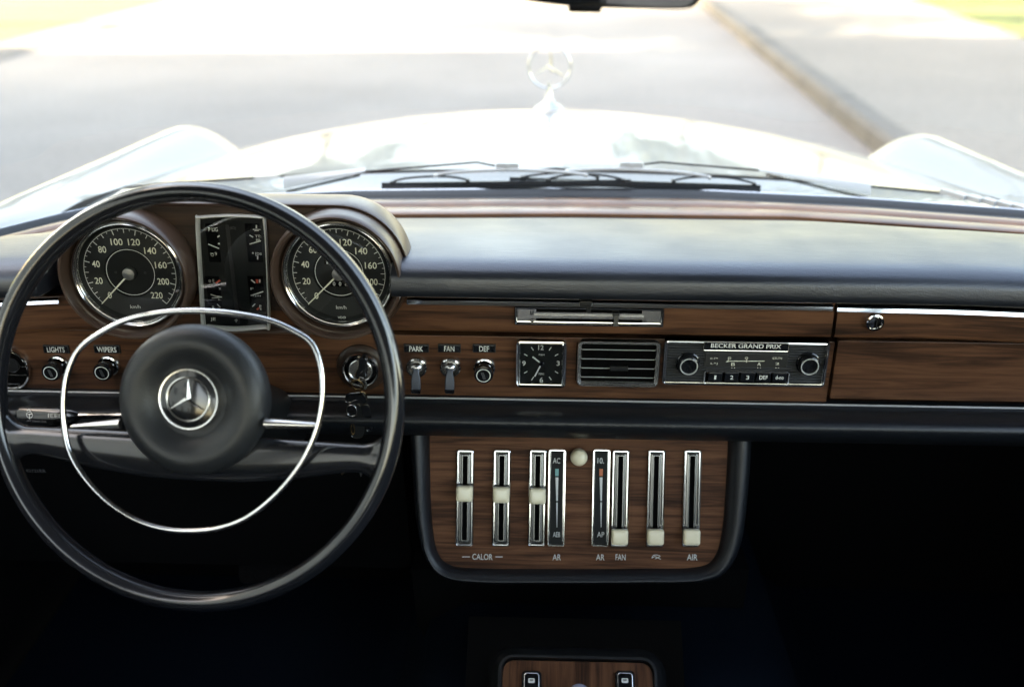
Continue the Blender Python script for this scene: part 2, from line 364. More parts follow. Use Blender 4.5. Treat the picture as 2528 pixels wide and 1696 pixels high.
pp = [g1 - gd * 6, g1 + gd * 120, g1 + gd * 120 + gn * 60, g1 - gd * 6 + gn * 60]
q.add([(*p, KH + .02) for p in pp] + [(*p, .01) for p in pp], [(0, 1, 2, 3), (0, 4, 5, 1), (3, 7, 4, 0)]).build('grass_verge', M_grass, kind='structure', label='sunlit green grass verge beyond the pavement', smooth=5)
# left-hand kerb apron and lawn
l0 = Vector(ground_pt(30, 145)); l1 = Vector(ground_pt(560, -5)); ld = (l1 - l0).normalized(); ln = Vector((-ld.y, ld.x)); ln = ln if ln.y > 0 else -ln
c0 = Vector(ground_pt(0, 90, .12)); 
q = MB(); wd = abs((c0 - l0).dot(ln)); E0 = l0 - ld * .3; E1 = l1 + ld * 30
sec = [(0, 0), (.05, .02), (.12, .045), (wd, .055), (wd, 0)]
q.loft([[(*(e + ln * o), z) for o, z in sec] for e in (E0 - ld * 0, E1)], cap0=True, cap1=True)
side = Vector((-1, -.1)).normalized()
q.build('concrete_apron', M_conc, kind='structure', label='bright concrete kerb apron at the far left', smooth=25)
q = MB(); pp = [E0 + ln * (wd + .002), E1 + ln * (wd + .002), E1 + ln * 60, E0 + ln * 60 - ld * 60, E0 - ld * 60]
q.add([(*p, .052) for p in pp], [(0, 1, 2, 3, 4)]).build('lawn', M_grass, kind='structure', label='sunlit lawn at the far left', smooth=5)

# ------------------------------------------------------------------ unseen building, added on the left to shade the car and road, and trees round about
fb = Frame((-10.5, 0, 0))
bt = thing('shade_house', 'pale rendered house added out of view on the left to shade the car', 'building', (-10.5, -6, 0))
BX0, BX1, BY0, BY1, BH = -19.5, -10.5, -26.0, 8.4, 14.5
MB().box((BX0, BY0, 0), (BX1, BY1, BH)).build('wall', M_wall, bt)
rf = MB(); rf.add([(BX0 - .4, BY0 - .4, BH), (BX1 + .4, BY0 - .4, BH), (BX1 + .4, BY1 + .1, BH), (BX0 - .4, BY1 + .1, BH), (-15, BY0 - .4, BH + 2.2), (-15, BY1 + .1, BH + 2.2)],
       [(0, 1, 4), (3, 5, 2), (1, 2, 5, 4), (0, 4, 5, 3), (0, 3, 2, 1)]); rf.build('roof', M_roof, bt, smooth=5)
for j in range(4):
    for i in range(9):
        y = -24 + i * 3.7; z = 1.2 + j * 3
        f = MB().box((BX1 + .002, y, z), (BX1 + .06, y + 1.3, z + 1.5)).build('window', M_white, bt)
        MB().box((BX1 + .062, y + .08, z + .08), (BX1 + .075, y + 1.22, z + 1.42)).build('pane', M_pane, f)
def tree(x, y, h, label, rad, dens=120):
    t = thing('street_tree', label, 'tree', (x, y, 0), group='street trees round the car')
    tr = MB(); pts = [(x + .1 * math.sin(k), y + .08 * math.cos(k * 2), h * .62 * k / 6) for k in range(7)]
    tr.tube(pts, lambda s: .2 - .12 * s, 8)
    for k in range(6):
        a = k * 1.05 + x; b = Vector(pts[4]); e = b + Vector((math.cos(a) * rad * .7, math.sin(a) * rad * .7, h * .28))
        tr.tube([b, (b + e) / 2 + Vector((0, 0, .2)), e], lambda s: .08 - .06 * s, 6)
    tr.build('trunk', M_bark, t)
    cr = MB()
    cl = [Vector((random.gauss(0, .42) * rad, random.gauss(0, .42) * rad, random.uniform(-.45, .5) * rad)) for _ in range(24)]
    for c in cl:
        for _ in range(int(dens)):
            p = Vector((x, y, h * .68)) + c + Vector([random.gauss(0, rad * .13) for _ in range(3)])
            e = Euler([random.uniform(0, 6) for _ in range(3)]).to_matrix(); s_ = random.uniform(.07, .15) * rad / 2.6
            cr.add([p + e @ Vector(k) * s_ for k in ((-1, 0, 0), (0, -.5, .1), (1, 0, 0), (0, .5, .1))], [(0, 1, 2, 3)])
    cr.build('crown', M_leaf, t, smooth=5)
tree(-8.2, 11.6, 10.5, 'unseen leafy tree added on the left lawn to shade the kerb', 3.1, 230)  # added out of view so that its crown shades the far kerb
tree(-17, 30, 11, 'leafy tree ahead on the left, outermost of its row', 4.6)
tree(-12, 31, 12, 'leafy tree ahead on the left, middle one of its row', 4.4)
tree(-8, 33, 11, 'leafy tree ahead on the left, innermost of its row', 4.0)
tree(5.6, 33, 11.5, 'leafy tree ahead on the right, innermost of its row', 4.2)
tree(9.6, 31, 12, 'leafy tree ahead on the right, second of its row', 4.4)
tree(14, 30, 11.5, 'leafy tree ahead on the right, third of its row', 4.4)
tree(19, 28, 12, 'leafy tree ahead on the right, outermost of its row', 4.4)
tree(-6, 62, 8, 'far leafy tree ahead, left one of the distant pair', 4)
tree(3, 64, 8.5, 'far leafy tree ahead, right one of the distant pair', 4)

# ================================================================== CAR BODY
SEAL = [(-300, 672), (0, 588), (190, 540), (500, 510), (880, 492), (1400, 487), (1700, 490), (2100, 509), (2528, 541), (2800, 575)]
ZS = .930
seal_pts = [onZ(u, v, ZS) for u, v in SEAL]
def seal_Y(X): return interp(X, [(p.x, p.y) for p in seal_pts])
car = thing('car', 'white saloon car body and bonnet seen through the windscreen from inside', 'car', (0, 1.2, 0))
def smoothst(a, b, x):
    t = min(max((x - a) / (b - a), 0), 1); return t * t * (3 - 2 * t)
def hood_edge(Y): return interp(Y, [(1.5, .775), (1.6, .77), (2.26, .70), (2.5, .68)])
def hood_z(X, Y):
    zc = interp(Y, [(1.55, .927), (1.75, .932), (1.95, .9315), (2.1, .929), (2.2, .9265), (2.3, .920), (2.36, .905), (2.44, .85), (2.5, .6)])
    ze = interp(Y, [(1.55, .905), (2.26, .835), (2.36, .815), (2.44, .76), (2.5, .55)])
    s_ = abs(X) / hood_edge(Y); return zc - (zc - ze) * s_ ** 2.0 + .0035 * math.exp(-(X / .022) ** 2)
h = MB(); ys = [1.70 + (2.5 - 1.70) * (i / 40) for i in range(41)]
secs = []
for y in ys:
    w_ = hood_edge(y) - .004; secs.append([(w_ * (2 * k / 60 - 1), y + .0 * k, hood_z(w_ * (2 * k / 60 - 1), y)) for k in range(61)])
h.loft(secs, closed_sec=False); h.build('bonnet', M_paint, car, smooth=60)
# cowl panel between bonnet and windscreen
h = MB(); secs = []
for k in range(81):
    X = -.772 + 1.544 * k / 80; y0 = seal_Y(X) + .012; y1 = 1.692 - .0 * abs(X)
    if y1 < y0 + .05: y1 = y0 + .05
    z0 = .918; z1 = hood_z(X if abs(X) < .76 else .76, 1.70) - .003
    secs.append([(X, y0 + (y1 - y0) * t, z0 + (z1 - z0) * t - .006 * math.sin(t * math.pi)) for t in (0, .15, .3, .45, .6, .75, .9, 1)])
h.loft(secs, closed_sec=False); h.build('cowl_panel', M_paint, car, smooth=60)
def fender(sg):
    f = MB(); secs = []
    for i in range(46):
        y = 1.2 + (2.42 - 1.2) * i / 45
        xg = hood_edge(max(y, 1.5)) + .003; xo = .925
        zg = hood_z(hood_edge(max(y, 1.56)), max(min(y, 2.3), 1.56)) - .001
        xc = interp(y, [(1.2, .875), (1.55, .865), (2.28, .815), (2.42, .80)]); zc = interp(y, [(1.2, .945), (1.5, .918), (1.86, .905), (2.28, .892), (2.42, .885)])
        fr_ = 1.0 if y < 2.18 else math.sqrt(max(1 - ((y - 2.18) / .25) ** 2, 0))
        sec = []
        for k in range(25):
            t = k / 24
            if t < .5:
                q_ = t / .5; x = xg + (xc - xg) * q_; z = zg + (zc - zg) * math.sin(q_ * math.pi / 2) ** 1.1
            else:
                q_ = (t - .5) / .5; ang = q_ * math.pi / 2; x = xc + (xo - xc) * math.sin(ang) ** .9 if ang > 0 else xc; z = .55 + (zc - .55) * math.cos(ang) ** .55
            z = .62 + (z - .62) * fr_ if y >= 2.18 else z
            xm = (xg + xo) / 2; x = xm + (x - xm) * (.35 + .65 * fr_) if y >= 2.18 else x
            sec.append((sg * x, y, z))
        sec.append((sg * xo, y, .25)); secs.append(sec)
    f.loft(secs, closed_sec=False, cap1=False); return f.build('fender', M_paint, car, smooth=60, label='white fender on the %s of the bonnet' % ('left' if sg < 0 else 'right'))
fender(-1); fender(1)
# nose below the bonnet lip
MB().box((-.66, 2.40, .25), (.66, 2.47, .60)).build('nose_panel', M_paint, car)
# louvres at the right end of the cowl
lf = Frame(onZ(2410, 500, .925), (1, 0, 0), (0, 1, 0)); h = MB(lf)
for i in range(7):
    p = lf.px(2322 + i * 36, 484 + i * 7.2); h.stroke((p.x, p.y), (p.x + .022, p.y - .040), .0065, .012, .0065, t=.008)
h.build('louvre', M_silver, car)
# windscreen seal: rubber with a bright lip
xs = [-.84 + 1.68 * k / 90 for k in range(91)]
def sweep(prof, zz, m, name, par, ext=None, **kw):   # prof: (dy, dz) relative to the curved windscreen foot
    q = MB(); q.loft([[(X, seal_Y(X) + dy, zz + dz) for dy, dz in prof] for X in xs], closed_sec=False); return q.build(name, m, par, smooth=40, **kw)
sweep([(-.030, -.02), (-.030, .002), (-.024, .008), (-.014, .009), (-.010, .006), (-.006, .012), (.006, .016), (.016, .012), (.020, -.02)], ZS - .004, M_rubber, 'windscreen_seal', car)
sweep([(.014, -.01), (.016, .011), (.020, .014), (.024, .011), (.026, -.012)], ZS - .004, M_chrome, 'seal_lip', car)
# windscreen glass, leaning back to the roof
RY, RZ = .98, 1.415
g = MB(); secs = []
for X in xs[::3]:
    yb = seal_Y(X) + .002; row = []
    for k in range(9):
        t = k / 8; yt = RY - .16 * (X / .8) ** 2; row.append((X * (1 - .10 * t), yb + (yt - yb) * t, ZS + .006 + (RZ - ZS - .006) * (t + .06 * math.sin(math.pi * t))))
    secs.append(row)
g.loft(secs, closed_sec=False).build('windscreen', M_wind, car, smooth=60)
# roof, pillars, doors, rear shelf: the cabin the camera sits in
h = MB(); secs = []
for k in range(13):
    X = -.72 + 1.44 * k / 12; yf = RY - .16 * (X / .8) ** 2; secs.append([(X, yf, RZ + .0), (X, yf - .15, RZ + .02 - .03 * (X / .7) ** 2), (X, 0, RZ + .05 - .05 * (X / .7) ** 2), (X, -.8, RZ + .03 - .05 * (X / .7) ** 2), (X, -1.25, RZ - .02)])
h.loft(secs, closed_sec=False).build('headliner', M_liner, car, smooth=50)
h = MB(); secs = []
for k in range(13):
    X = -.74 + 1.48 * k / 12; yf = RY - .16 * (X / .8) ** 2 + .02; secs.append([(X, yf, RZ + .012), (X, yf - .15, RZ + .04 - .03 * (X / .7) ** 2), (X, 0, RZ + .07 - .05 * (X / .7) ** 2), (X, -.8, RZ + .05 - .05 * (X / .7) ** 2), (X, -1.27, RZ)])
h.loft(secs, closed_sec=False).build('roof', M_paint, car, smooth=50)
for sg in (-1, 1):
    p = MB()
    p.tube([(sg * .93, seal_Y(sg * .84) - .04, .90), (sg * .86, 1.05, 1.2), (sg * .76, .80, 1.43)], .022, 10, up=(1, 0, 0)); p.build('windscreen_pillar', M_black, car)
    MB().box((sg * .745 - .02, -.12, .92), (sg * .745 + .02, -.04, 1.42)).build('door_pillar', M_black, car)
    p = MB(); p.tube([(sg * .74, .86, 1.415), (sg * .74, 0, 1.43), (sg * .72, -1.0, 1.41), (sg * .74, -1.3, 1.2), (sg * .78, -1.5, .95)], .03, 8, up=(1, 0, 0)); p.build('roof_rail', M_black, car)
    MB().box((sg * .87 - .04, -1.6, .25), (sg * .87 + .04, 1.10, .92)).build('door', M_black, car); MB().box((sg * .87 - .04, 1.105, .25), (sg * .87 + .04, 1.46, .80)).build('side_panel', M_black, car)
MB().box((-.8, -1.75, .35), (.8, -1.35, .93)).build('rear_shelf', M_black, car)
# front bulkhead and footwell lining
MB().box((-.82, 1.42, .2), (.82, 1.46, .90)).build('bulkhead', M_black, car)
# bonnet ornament
of = Frame(onY(1357, 166, 2.28)); oc = of
orn = MB(of)
R_o = (of.px(1411, 166) - of.px(1303, 166)).length / 2
zb = of.px(1357, 268).y
orn.lathe([(.0001, zb + .047), (.004, zb + .046), (.006, zb + .036), (.010, zb + .030), (.02, zb + .018)], 24)
# base foot: flared along z of the car
orn2 = MB(); base = of.at((0, zb, 0))
secs = []
for rx, zz in ((.034, .0), (.029, .005), (.017, .011), (.008, .022), (.005, .040), (.004, .056), (.0005, .058)):
    secs.append([(base.x + rx * math.cos(a * math.pi / 12), base.y + rx * .8 * math.sin(a * math.pi / 12), base.z + zz) for a in range(24)])
orn2.loft(secs, cap0=True)
ob = orn2.build('bonnet_ornament', M_dimchrome, car)
orn = MB(of); pr = R_o * .045
orn.tube([(R_o * .96 * math.cos(a * math.pi / 24), R_o * .96 * math.sin(a * math.pi / 24), 0) for a in range(48)], R_o * .05, 8, closed=True)
orn.build('ring', M_dimchrome, ob)
def star(mb_, r, w, z0, z1, cx=0, cy=0):
    c = (cx, cy, z1); ci = [(cx + w * math.cos(a), cy + w * math.sin(a), z0) for a in (R(30), R(150), R(270))]
    tp = [(cx + r * math.cos(a), cy + r * math.sin(a), z0 + .2 * (z1 - z0)) for a in (R(90), R(210), R(330))]
    for k in range(3):
        mb_.add([c, tp[k], ci[k], ci[(k + 2) % 3]], [(0, 1, 2), (0, 3, 1)] if True else [])
st = MB(of); star(st, R_o * .93, R_o * .17, 0, .008); star(st, R_o * .93, R_o * .17, 0, -.008); st.build('star', M_dimchrome, ob, smooth=1)

# ================================================================== WIPERS
def wiper(label, pts, clip, blade, arcs, YB):
    p0 = onY(*pts[0], YB + .015)
    t = thing('windscreen_wiper', label, 'wiper', p0, group='windscreen wipers below the glass')
    fb = FY(*blade[0], YB); m = MB(fb)
    def L(u, v, hh=0): return fb.P(u, v, hh)
    # channel arm: folded pale metal, wide at the root and narrow at the rod
    a, b = pts[0], pts[1]; top = []; 
    for k in range(9):
        s_ = k / 8; u = a[0] + (b[0] - a[0]) * s_; v = a[1] + (b[1] - a[1]) * s_; wpx = 17 * (1 - s_) + 3.5
        q1 = Vector(L(u, v - wpx - 3, -.012)); q2 = Vector(L(u, v + wpx * .25, -.006)); q3 = Vector(L(u, v + wpx * .9, -.020))
        top.append([q1 + Vector((0, 0, -.006)), q1, (q1 + q2) / 2 + Vector((0, 0, .002)), q2, q2 + Vector((0, 0, -.006))])
    m.loft(top, closed_sec=True, cap0=True, cap1=True); m.build('arm', M_silver, t, smooth=30)
    sp = MB(fb); n = 60
    for ph in (0,):
        pt = []
        for k in range(n * 2):
            s_ = k / (n * 2); u = a[0] + (b[0] - a[0]) * (.04 + s_ * .9); v = a[1] + (b[1] - a[1]) * (.04 + s_ * .9) + 7 * (1 - s_) + 6
            q = Vector(L(u, v, -.012)); pt.append(q + Vector((0, .0022 * math.cos(k * 1.57), .0022 * math.sin(k * 1.57))))
        sp.tube(pt, .0014, 5)
    sp.build('spring', M_satin, t)
    r = MB(fb); r.tube([L(*q, -.010) for q in pts[1:]], .0017, 8); r.build('rod', M_satin, t)
    c = MB(fb); q = fb.px(*clip); c.rbox(q.x, q.y, .036, .010, -.010, -.004, .003); c.rbox(q.x, q.y, .006, .006, -.004, -.0025, .003)
    c.build('clip', M_silver, t)
    bl = MB(fb); (u0, v0), (u1, v1) = blade[:2]; n = 14
    for dv, ht, dz in ((0, 6.0, 0), (6.6, 10.5, .003)):
        secs = []
        for k in range(n + 1):
            s_ = k / n; u = u0 + (u1 - u0) * s_; v = v0 + (v1 - v0) * s_ + dv
            q1 = Vector(L(u, v, dz)); q2 = Vector(L(u, v + ht, dz)); secs.append([q1 + Vector((0, 0, -.004)), q1, q2, q2 + Vector((0, 0, -.004))])
        bl.loft(secs, cap0=True, cap1=True)
    bl.build('blade', M_rubber, t)
    br = MB(fb)
    for arcp, rad in arcs:
        br.mat(M_silver if rad > .002 else M_satin)
        br.tube(catmull([L(u, v, -.004) for u, v in arcp], 5), rad, 6)
        for e in (arcp[0], arcp[-1]):
            q = fb.px(*e); br.rbox(q.x, q.y - .001, .006, .005, -.005, .0035, .002)
    br.build('bracket', None, t)
wiper('windscreen wiper whose arm is hinged at the left, behind the binnacle', [(700, 462), (901, 424), (1177, 401), (1222, 410)], (1252, 413),
      [(942, 452), (1558, 444)], [([(1075, 433), (1130, 425), (1254, 420), (1370, 424), (1447, 432)], .0028), ([(967, 450), (1000, 441), (1066, 436), (1120, 438), (1155, 445)], .0018),
                                  ([(1353, 443), (1390, 434), (1447, 431), (1500, 435), (1539, 444)], .0018)], 1.535)
wiper('windscreen wiper whose arm is hinged at the right, near the louvres', [(2150, 478), (1874, 421), (1632, 401), (1590, 406)], (1560, 411),
      [(1258, 438), (1878, 458)], [([(1400, 422), (1480, 418), (1560, 419), (1680, 426), (1752, 438)], .0028), ([(1290, 437), (1340, 430), (1400, 426), (1440, 429), (1475, 437)], .0018),
                                   ([(1663, 446), (1700, 439), (1750, 437), (1810, 441), (1862, 453)], .0018)], 1.545)
# ================================================================== REAR VIEW MIRROR
mf = Frame(onY(1490, -60, .80), (1, -.12, 0), (-.03, -.28, 1))
mt = thing('rear_view_mirror', 'black framed rear view mirror hanging at the top edge', 'mirror', mf)
ol = [(1200, -20), (1268, -4), (1380, 12), (1500, 19), (1640, 22), (1700, 20), (1722, 8), (1728, -15), (1700, -110), (1640, -135), (1300, -140), (1210, -120), (1190, -60)]
pl = [mf.px(*p) for p in ol]; cl_ = [Vector((p.x, p.y)) for p in catmull([(p.x, p.y, 0) for p in pl], 4, True)]
cc = sum(cl_, Vector((0, 0))) / len(cl_)
sc_ = lambda k: [tuple(cc + (p - cc) * k) for p in cl_]
def scx(k, d):
    o = []
    for p in cl_:
        q = p - cc; o.append(tuple(cc + q * (1 - d / q.length)))
    return o
MB(mf).stack([(scx(1, .02), -.03), (scx(1, .004), -.022), (scx(1, 0), -.008), (scx(1, 0), .002), (scx(1, .002), .004), (scx(1, .0045), .003)], cap1=False).build('housing', M_satin, mt)
MB(mf).stack([(scx(1, .0045), .0015), (scx(1, .0046), .0025)]).build('glass_face', M_mirror, mt)
q = mf.px(1443, 20); MB(mf).rbox(q.x, q.y, .026, .010, -.014, -.002, .002).build('dip_tab', M_satin, mt)
MB().tube([mf.at((0, .03, -.03)), mf.at((0, .06, -.05)), (0.02, .90, 1.41)], .007, 8).build('stem', M_satin, mt)

# ================================================================== DASHBOARD
dash = thing('dashboard', 'walnut dashboard with padded black leather top and chrome trim', 'dashboard', (0, 1.1, .6))
def yo(X): return -.40 * max(0, abs(X) - .38) ** 2
def zp(v, Y, u=1319): return onY(u, v, Y).z
REAR = [(-300, 710), (0, 630), (160, 584), (500, 552), (900, 538), (1400, 536), (1950, 543), (2528, 583), (2800, 612)]
rear_pts = [onZ(u, v, .936) for u, v in REAR]
def rear_Y(X): return interp(X, [(p.x, p.y) for p in rear_pts])
XS = [-.78 + 1.62 * k / 110 for k in range(111)]
Zs = zp(738, 1.018)
BX_ = (onY(175, 680, 1.06).x, onY(965, 680, 1.06).x)
def padsec(X):
    yr = rear_Y(X); o = yo(X); zr = .936
    pts = [(yr + .004, zr - .006), (yr, zr), (yr - .06, zr + .012), ((yr + 1.16) / 2 + .02, .966), (1.17 + o, .985), (1.11 + o, .9900), (1.06 + o, .9918), (1.037 + o, .9910), (1.0235 + o, .9870), (1.0160 + o, .9800), (1.0135 + o, .9710), (1.0135 + o, Zs + .005), (1.020 + o, Zs), (1.052 + o, Zs + .001)]
    if BX_[0] < X < BX_[1]: pts = [(max(a, 1.085 + .002 * i), b) for i, (a, b) in enumerate(pts)]
    lim = lambda a: zr + (CAM.z - zr) / (yr - CAM.y) * (yr - a) - .0012
    return [(p.x, p.y, min(p.z, lim(p.y)) if p.y < yr - .002 else p.z) for p in catmull([(X, a, b) for a, b in pts], 4)]
MB().loft([padsec(X) for X in XS], closed_sec=False).build('padded_top', M_pad, dash, smooth=60)
def railsec(X):
    a = rear_Y(X) + .001; b = seal_Y(X) - .026; z0 = .936; z1 = ZS + .003
    pts = []
    for t, dz in ((0, -.004), (.02, .004), (.08, .0065), (.30, .006), (.46, .005), (.50, .002), (.54, .0035), (.62, .0075), (.80, .007), (.97, .004), (1.0, -.002)):
        pts.append((X, a + (b - a) * t, z0 + (z1 - z0) * t + dz))
    return pts
MB().loft([railsec(X) for X in XS], closed_sec=False).build('wood_rail', M_woodr, dash, smooth=40)
# upper fascia strip
YU, YL = 1.050, 1.066
zt = zp(756, YU); zbm = zp(825, YU)
XSEAM = onY(2061, 790, YU).x
def fascia(x0, x1, name, m, zt_=zt, **kw):
    q = MB(); n = 40; secs = []
    for k in range(n + 1):
        X = x0 + (x1 - x0) * k / n; o = yo(X)
        secs.append([(X, YU + .006 + o, zt_ + .010), (X, YU + o, zt_ + .009), (X, YU - .001 + o, zbm + .006), (X, YU + .001 + o, zbm + .002), (X, YU + .005 + o, zbm), (X, YU + .03 + o, zbm + .001)])
    return q.loft(secs, closed_sec=False, cap0=True, cap1=True).build(name, m, dash, smooth=30, **kw)
fascia(-.78, XSEAM - .002, 'upper_fascia', M_wood)
# lower fascia
zl1 = zp(832, YL) - .02; zl0 = zp(990, YL)
XS2 = onY(2056, 900, YL).x
def slab(x0, x1, z0, z1, y, t, name, m, par, bev=.0012, **kw):
    f_ = Frame(((x0 + x1) / 2, y, (z0 + z1) / 2)); q = MB(f_); q.rbox(0, 0, x1 - x0, z1 - z0, -t, 0, .0015, bev); return q.build(name, m, par, **kw)
slab(-.78, XS2 - .001, zl0, zl1 + .02, YL, .02, 'lower_fascia', M_wood, dash)
gl = slab(XS2 + .001, .84, zp(972, YL - .004), zp(829, YL - .004), YL - .004, .02, 'glove_box_door', M_wood, dash, label='walnut glove box door right of the radio')
slab(XS2 + .001, .84, zl0, zp(982, YL - .001), YL - .001, .02, 'wood_strip', M_wood, dash)
slab(-.78, .84, zl0 - .02, zl1 + .045, YL + .024, .004, 'shade_backing', M_void, dash)  # near-black sheet standing in for the shade in the gap under the upper strip
ul = fascia(XSEAM + .002, .84, 'glove_box_lid', M_wood, zt_=zp(765, YU), label='curved walnut strip with the lock, above the glove box')
lk = FY(2159, 795, YU - .003 + yo(.39)); q = MB(lk); r_ = 22 / 2141
q.mat(M_chrome).lathe([(r_, -.006), (r_, .0), (r_ * .96, .003), (r_ * .82, .0035), (r_ * .78, .001), (r_ * .66, .001), (r_ * .64, .0035), (r_ * .3, .004), (.00001, .004)], 36)
q.mat(M_void).stroke((0, r_ * .46), (0, -r_ * .46), r_ * .22, .0046); q.mat(M_satin).stroke((r_ * .1, r_ * .42), (r_ * .1, -r_ * .42), r_ * .10, .0049); q.build('lock', None, ul)
# chrome trims
def trim(u0, u1, vt, vb, Y, name, curved=True, x0=None, x1=None):
    a = onY(u0, vt, Y).x if x0 is None else x0; b = onY(u1, vt, Y).x if x1 is None else x1
    z1 = zp(vt, Y); z0 = zp(vb, Y); hh = z1 - z0; q = MB(); secs = []
    for k in range(41):
        X = a + (b - a) * k / 40; o = yo(X) if curved else 0
        secs.append([(X, Y + .008 + o, z1), (X, Y + o, z1), (X, Y - .0012 + o, z1 - hh * .12), (X, Y - .0012 + o, z1 - hh * .24), (X, Y + .0005 + o, z1 - hh * .34), (X, Y - .0004 + o, z1 - hh * .7), (X, Y - .0010 + o, z0 + hh * .1), (X, Y + o, z0), (X, Y + .008 + o, z0)])
    q.loft(secs, cap0=True, cap1=True).build(name, M_chrome, dash, smooth=25)
trim(1004, 2059, 743, 757, YU - .006, 'chrome_trim')
trim(2070, 2528, 745, 760, YU - .006, 'chrome_trim', x1=.84)
trim(0, 160, 744, 757, YU - .006, 'chrome_trim', x0=-.78)
def trim_lo():
    q = MB(); Y = YL - .009; z1 = zp(985.5, Y); z0 = zp(989.5, Y)
    q.loft([[(X, Y + .0012, z1), (X, Y, z1), (X, Y - .0010, (z0 + z1) / 2), (X, Y, z0), (X, Y + .0012, z0)] for X in (-.78, .84)], cap0=True, cap1=True).build('chrome_strip', M_ring, dash, smooth=50)
trim_lo()
# lower padded roll
def lowroll():
    Y0 = YL - .008; secs = []
    for X in XS[::2]:
        pts = [(YL + .004, zp(986.5, Y0)), (Y0, zp(987.5, Y0)), (Y0 - .006, zp(1000, Y0 - .006)), (1.034, zp(1016, 1.034)), (1.020, zp(1034, 1.02)), (1.016, zp(1052, 1.016)), (1.022, zp(1068, 1.022)), (1.038, zp(1079, 1.038)), (1.06, zp(1078, 1.06)), (1.12, zp(1060, 1.12))]
        secs.append([tuple(p) for p in catmull([(X, a, b) for a, b in pts], 3)])
    MB().loft(secs, closed_sec=False).build('padded_roll', M_leather, dash, smooth=60)
lowroll()
# underside closing panel, driver knee panel
kf = Frame((-.50, 1.12, .62), (1, 0, 0), (0, -.25, 1)); q = MB(kf); q.rbox(0, 0, .60, .26, -.01, 0, .02); kp = q.build('knee_panel', M_black, dash)
q = MB(kf); q.pxt('42121RR', 88, 1162, 56, 11, .002, .0); q.build('stamped_number', M_grey, kp)

# ------------------------------------------------------------------ instrument binnacle
YF = 1.046
gL0 = onY(315.5, 679, 1.030); gR0 = onY(834, 680, 1.030)
zc_ = (gL0.z + gR0.z) / 2
bf = Frame(((gL0.x + gR0.x) / 2, YF, zc_)); half = (gR0.x - gL0.x) / 2
bin_ = thing('instrument_binnacle', 'brown wood shell round the two dials behind the steering wheel', 'instrument housing', bf)
def stadium(r, rt=None, n=28):
    rt = rt or r; o = []
    for i in range(n + 1):
        a = -math.pi / 2 + math.pi * i / n; o.append((half + r * math.cos(a), r * math.sin(a)))
    for k in range(1, 8): o.append((half - 2 * half * k / 8, rt))
    for i in range(n + 1):
        a = math.pi / 2 + math.pi * i / n; o.append((-half + r * math.cos(a), r * math.sin(a)))
    for k in range(1, 8): o.append((-half + 2 * half * k / 8, -r))
    return o
RS = .0775
MB(bf).stack([(stadium(RS - .006), -.004), (stadium(RS - .003), -.0005), (stadium(RS - .001), 0), (stadium(RS), -.002), (stadium(RS + .001), -.012), (stadium(RS + .0005), -.035), (stadium(RS - .004), -.055), (stadium(RS - .014), -.075), (stadium(RS - .03), -.10)], cap0=False, cap1=False).build('shell', M_cowl, bin_)
MB(bf).stack([(stadium(RS - .005), -.008), (stadium(RS - .005), -.0035)]).build('wood_face', M_woodd, bin_)

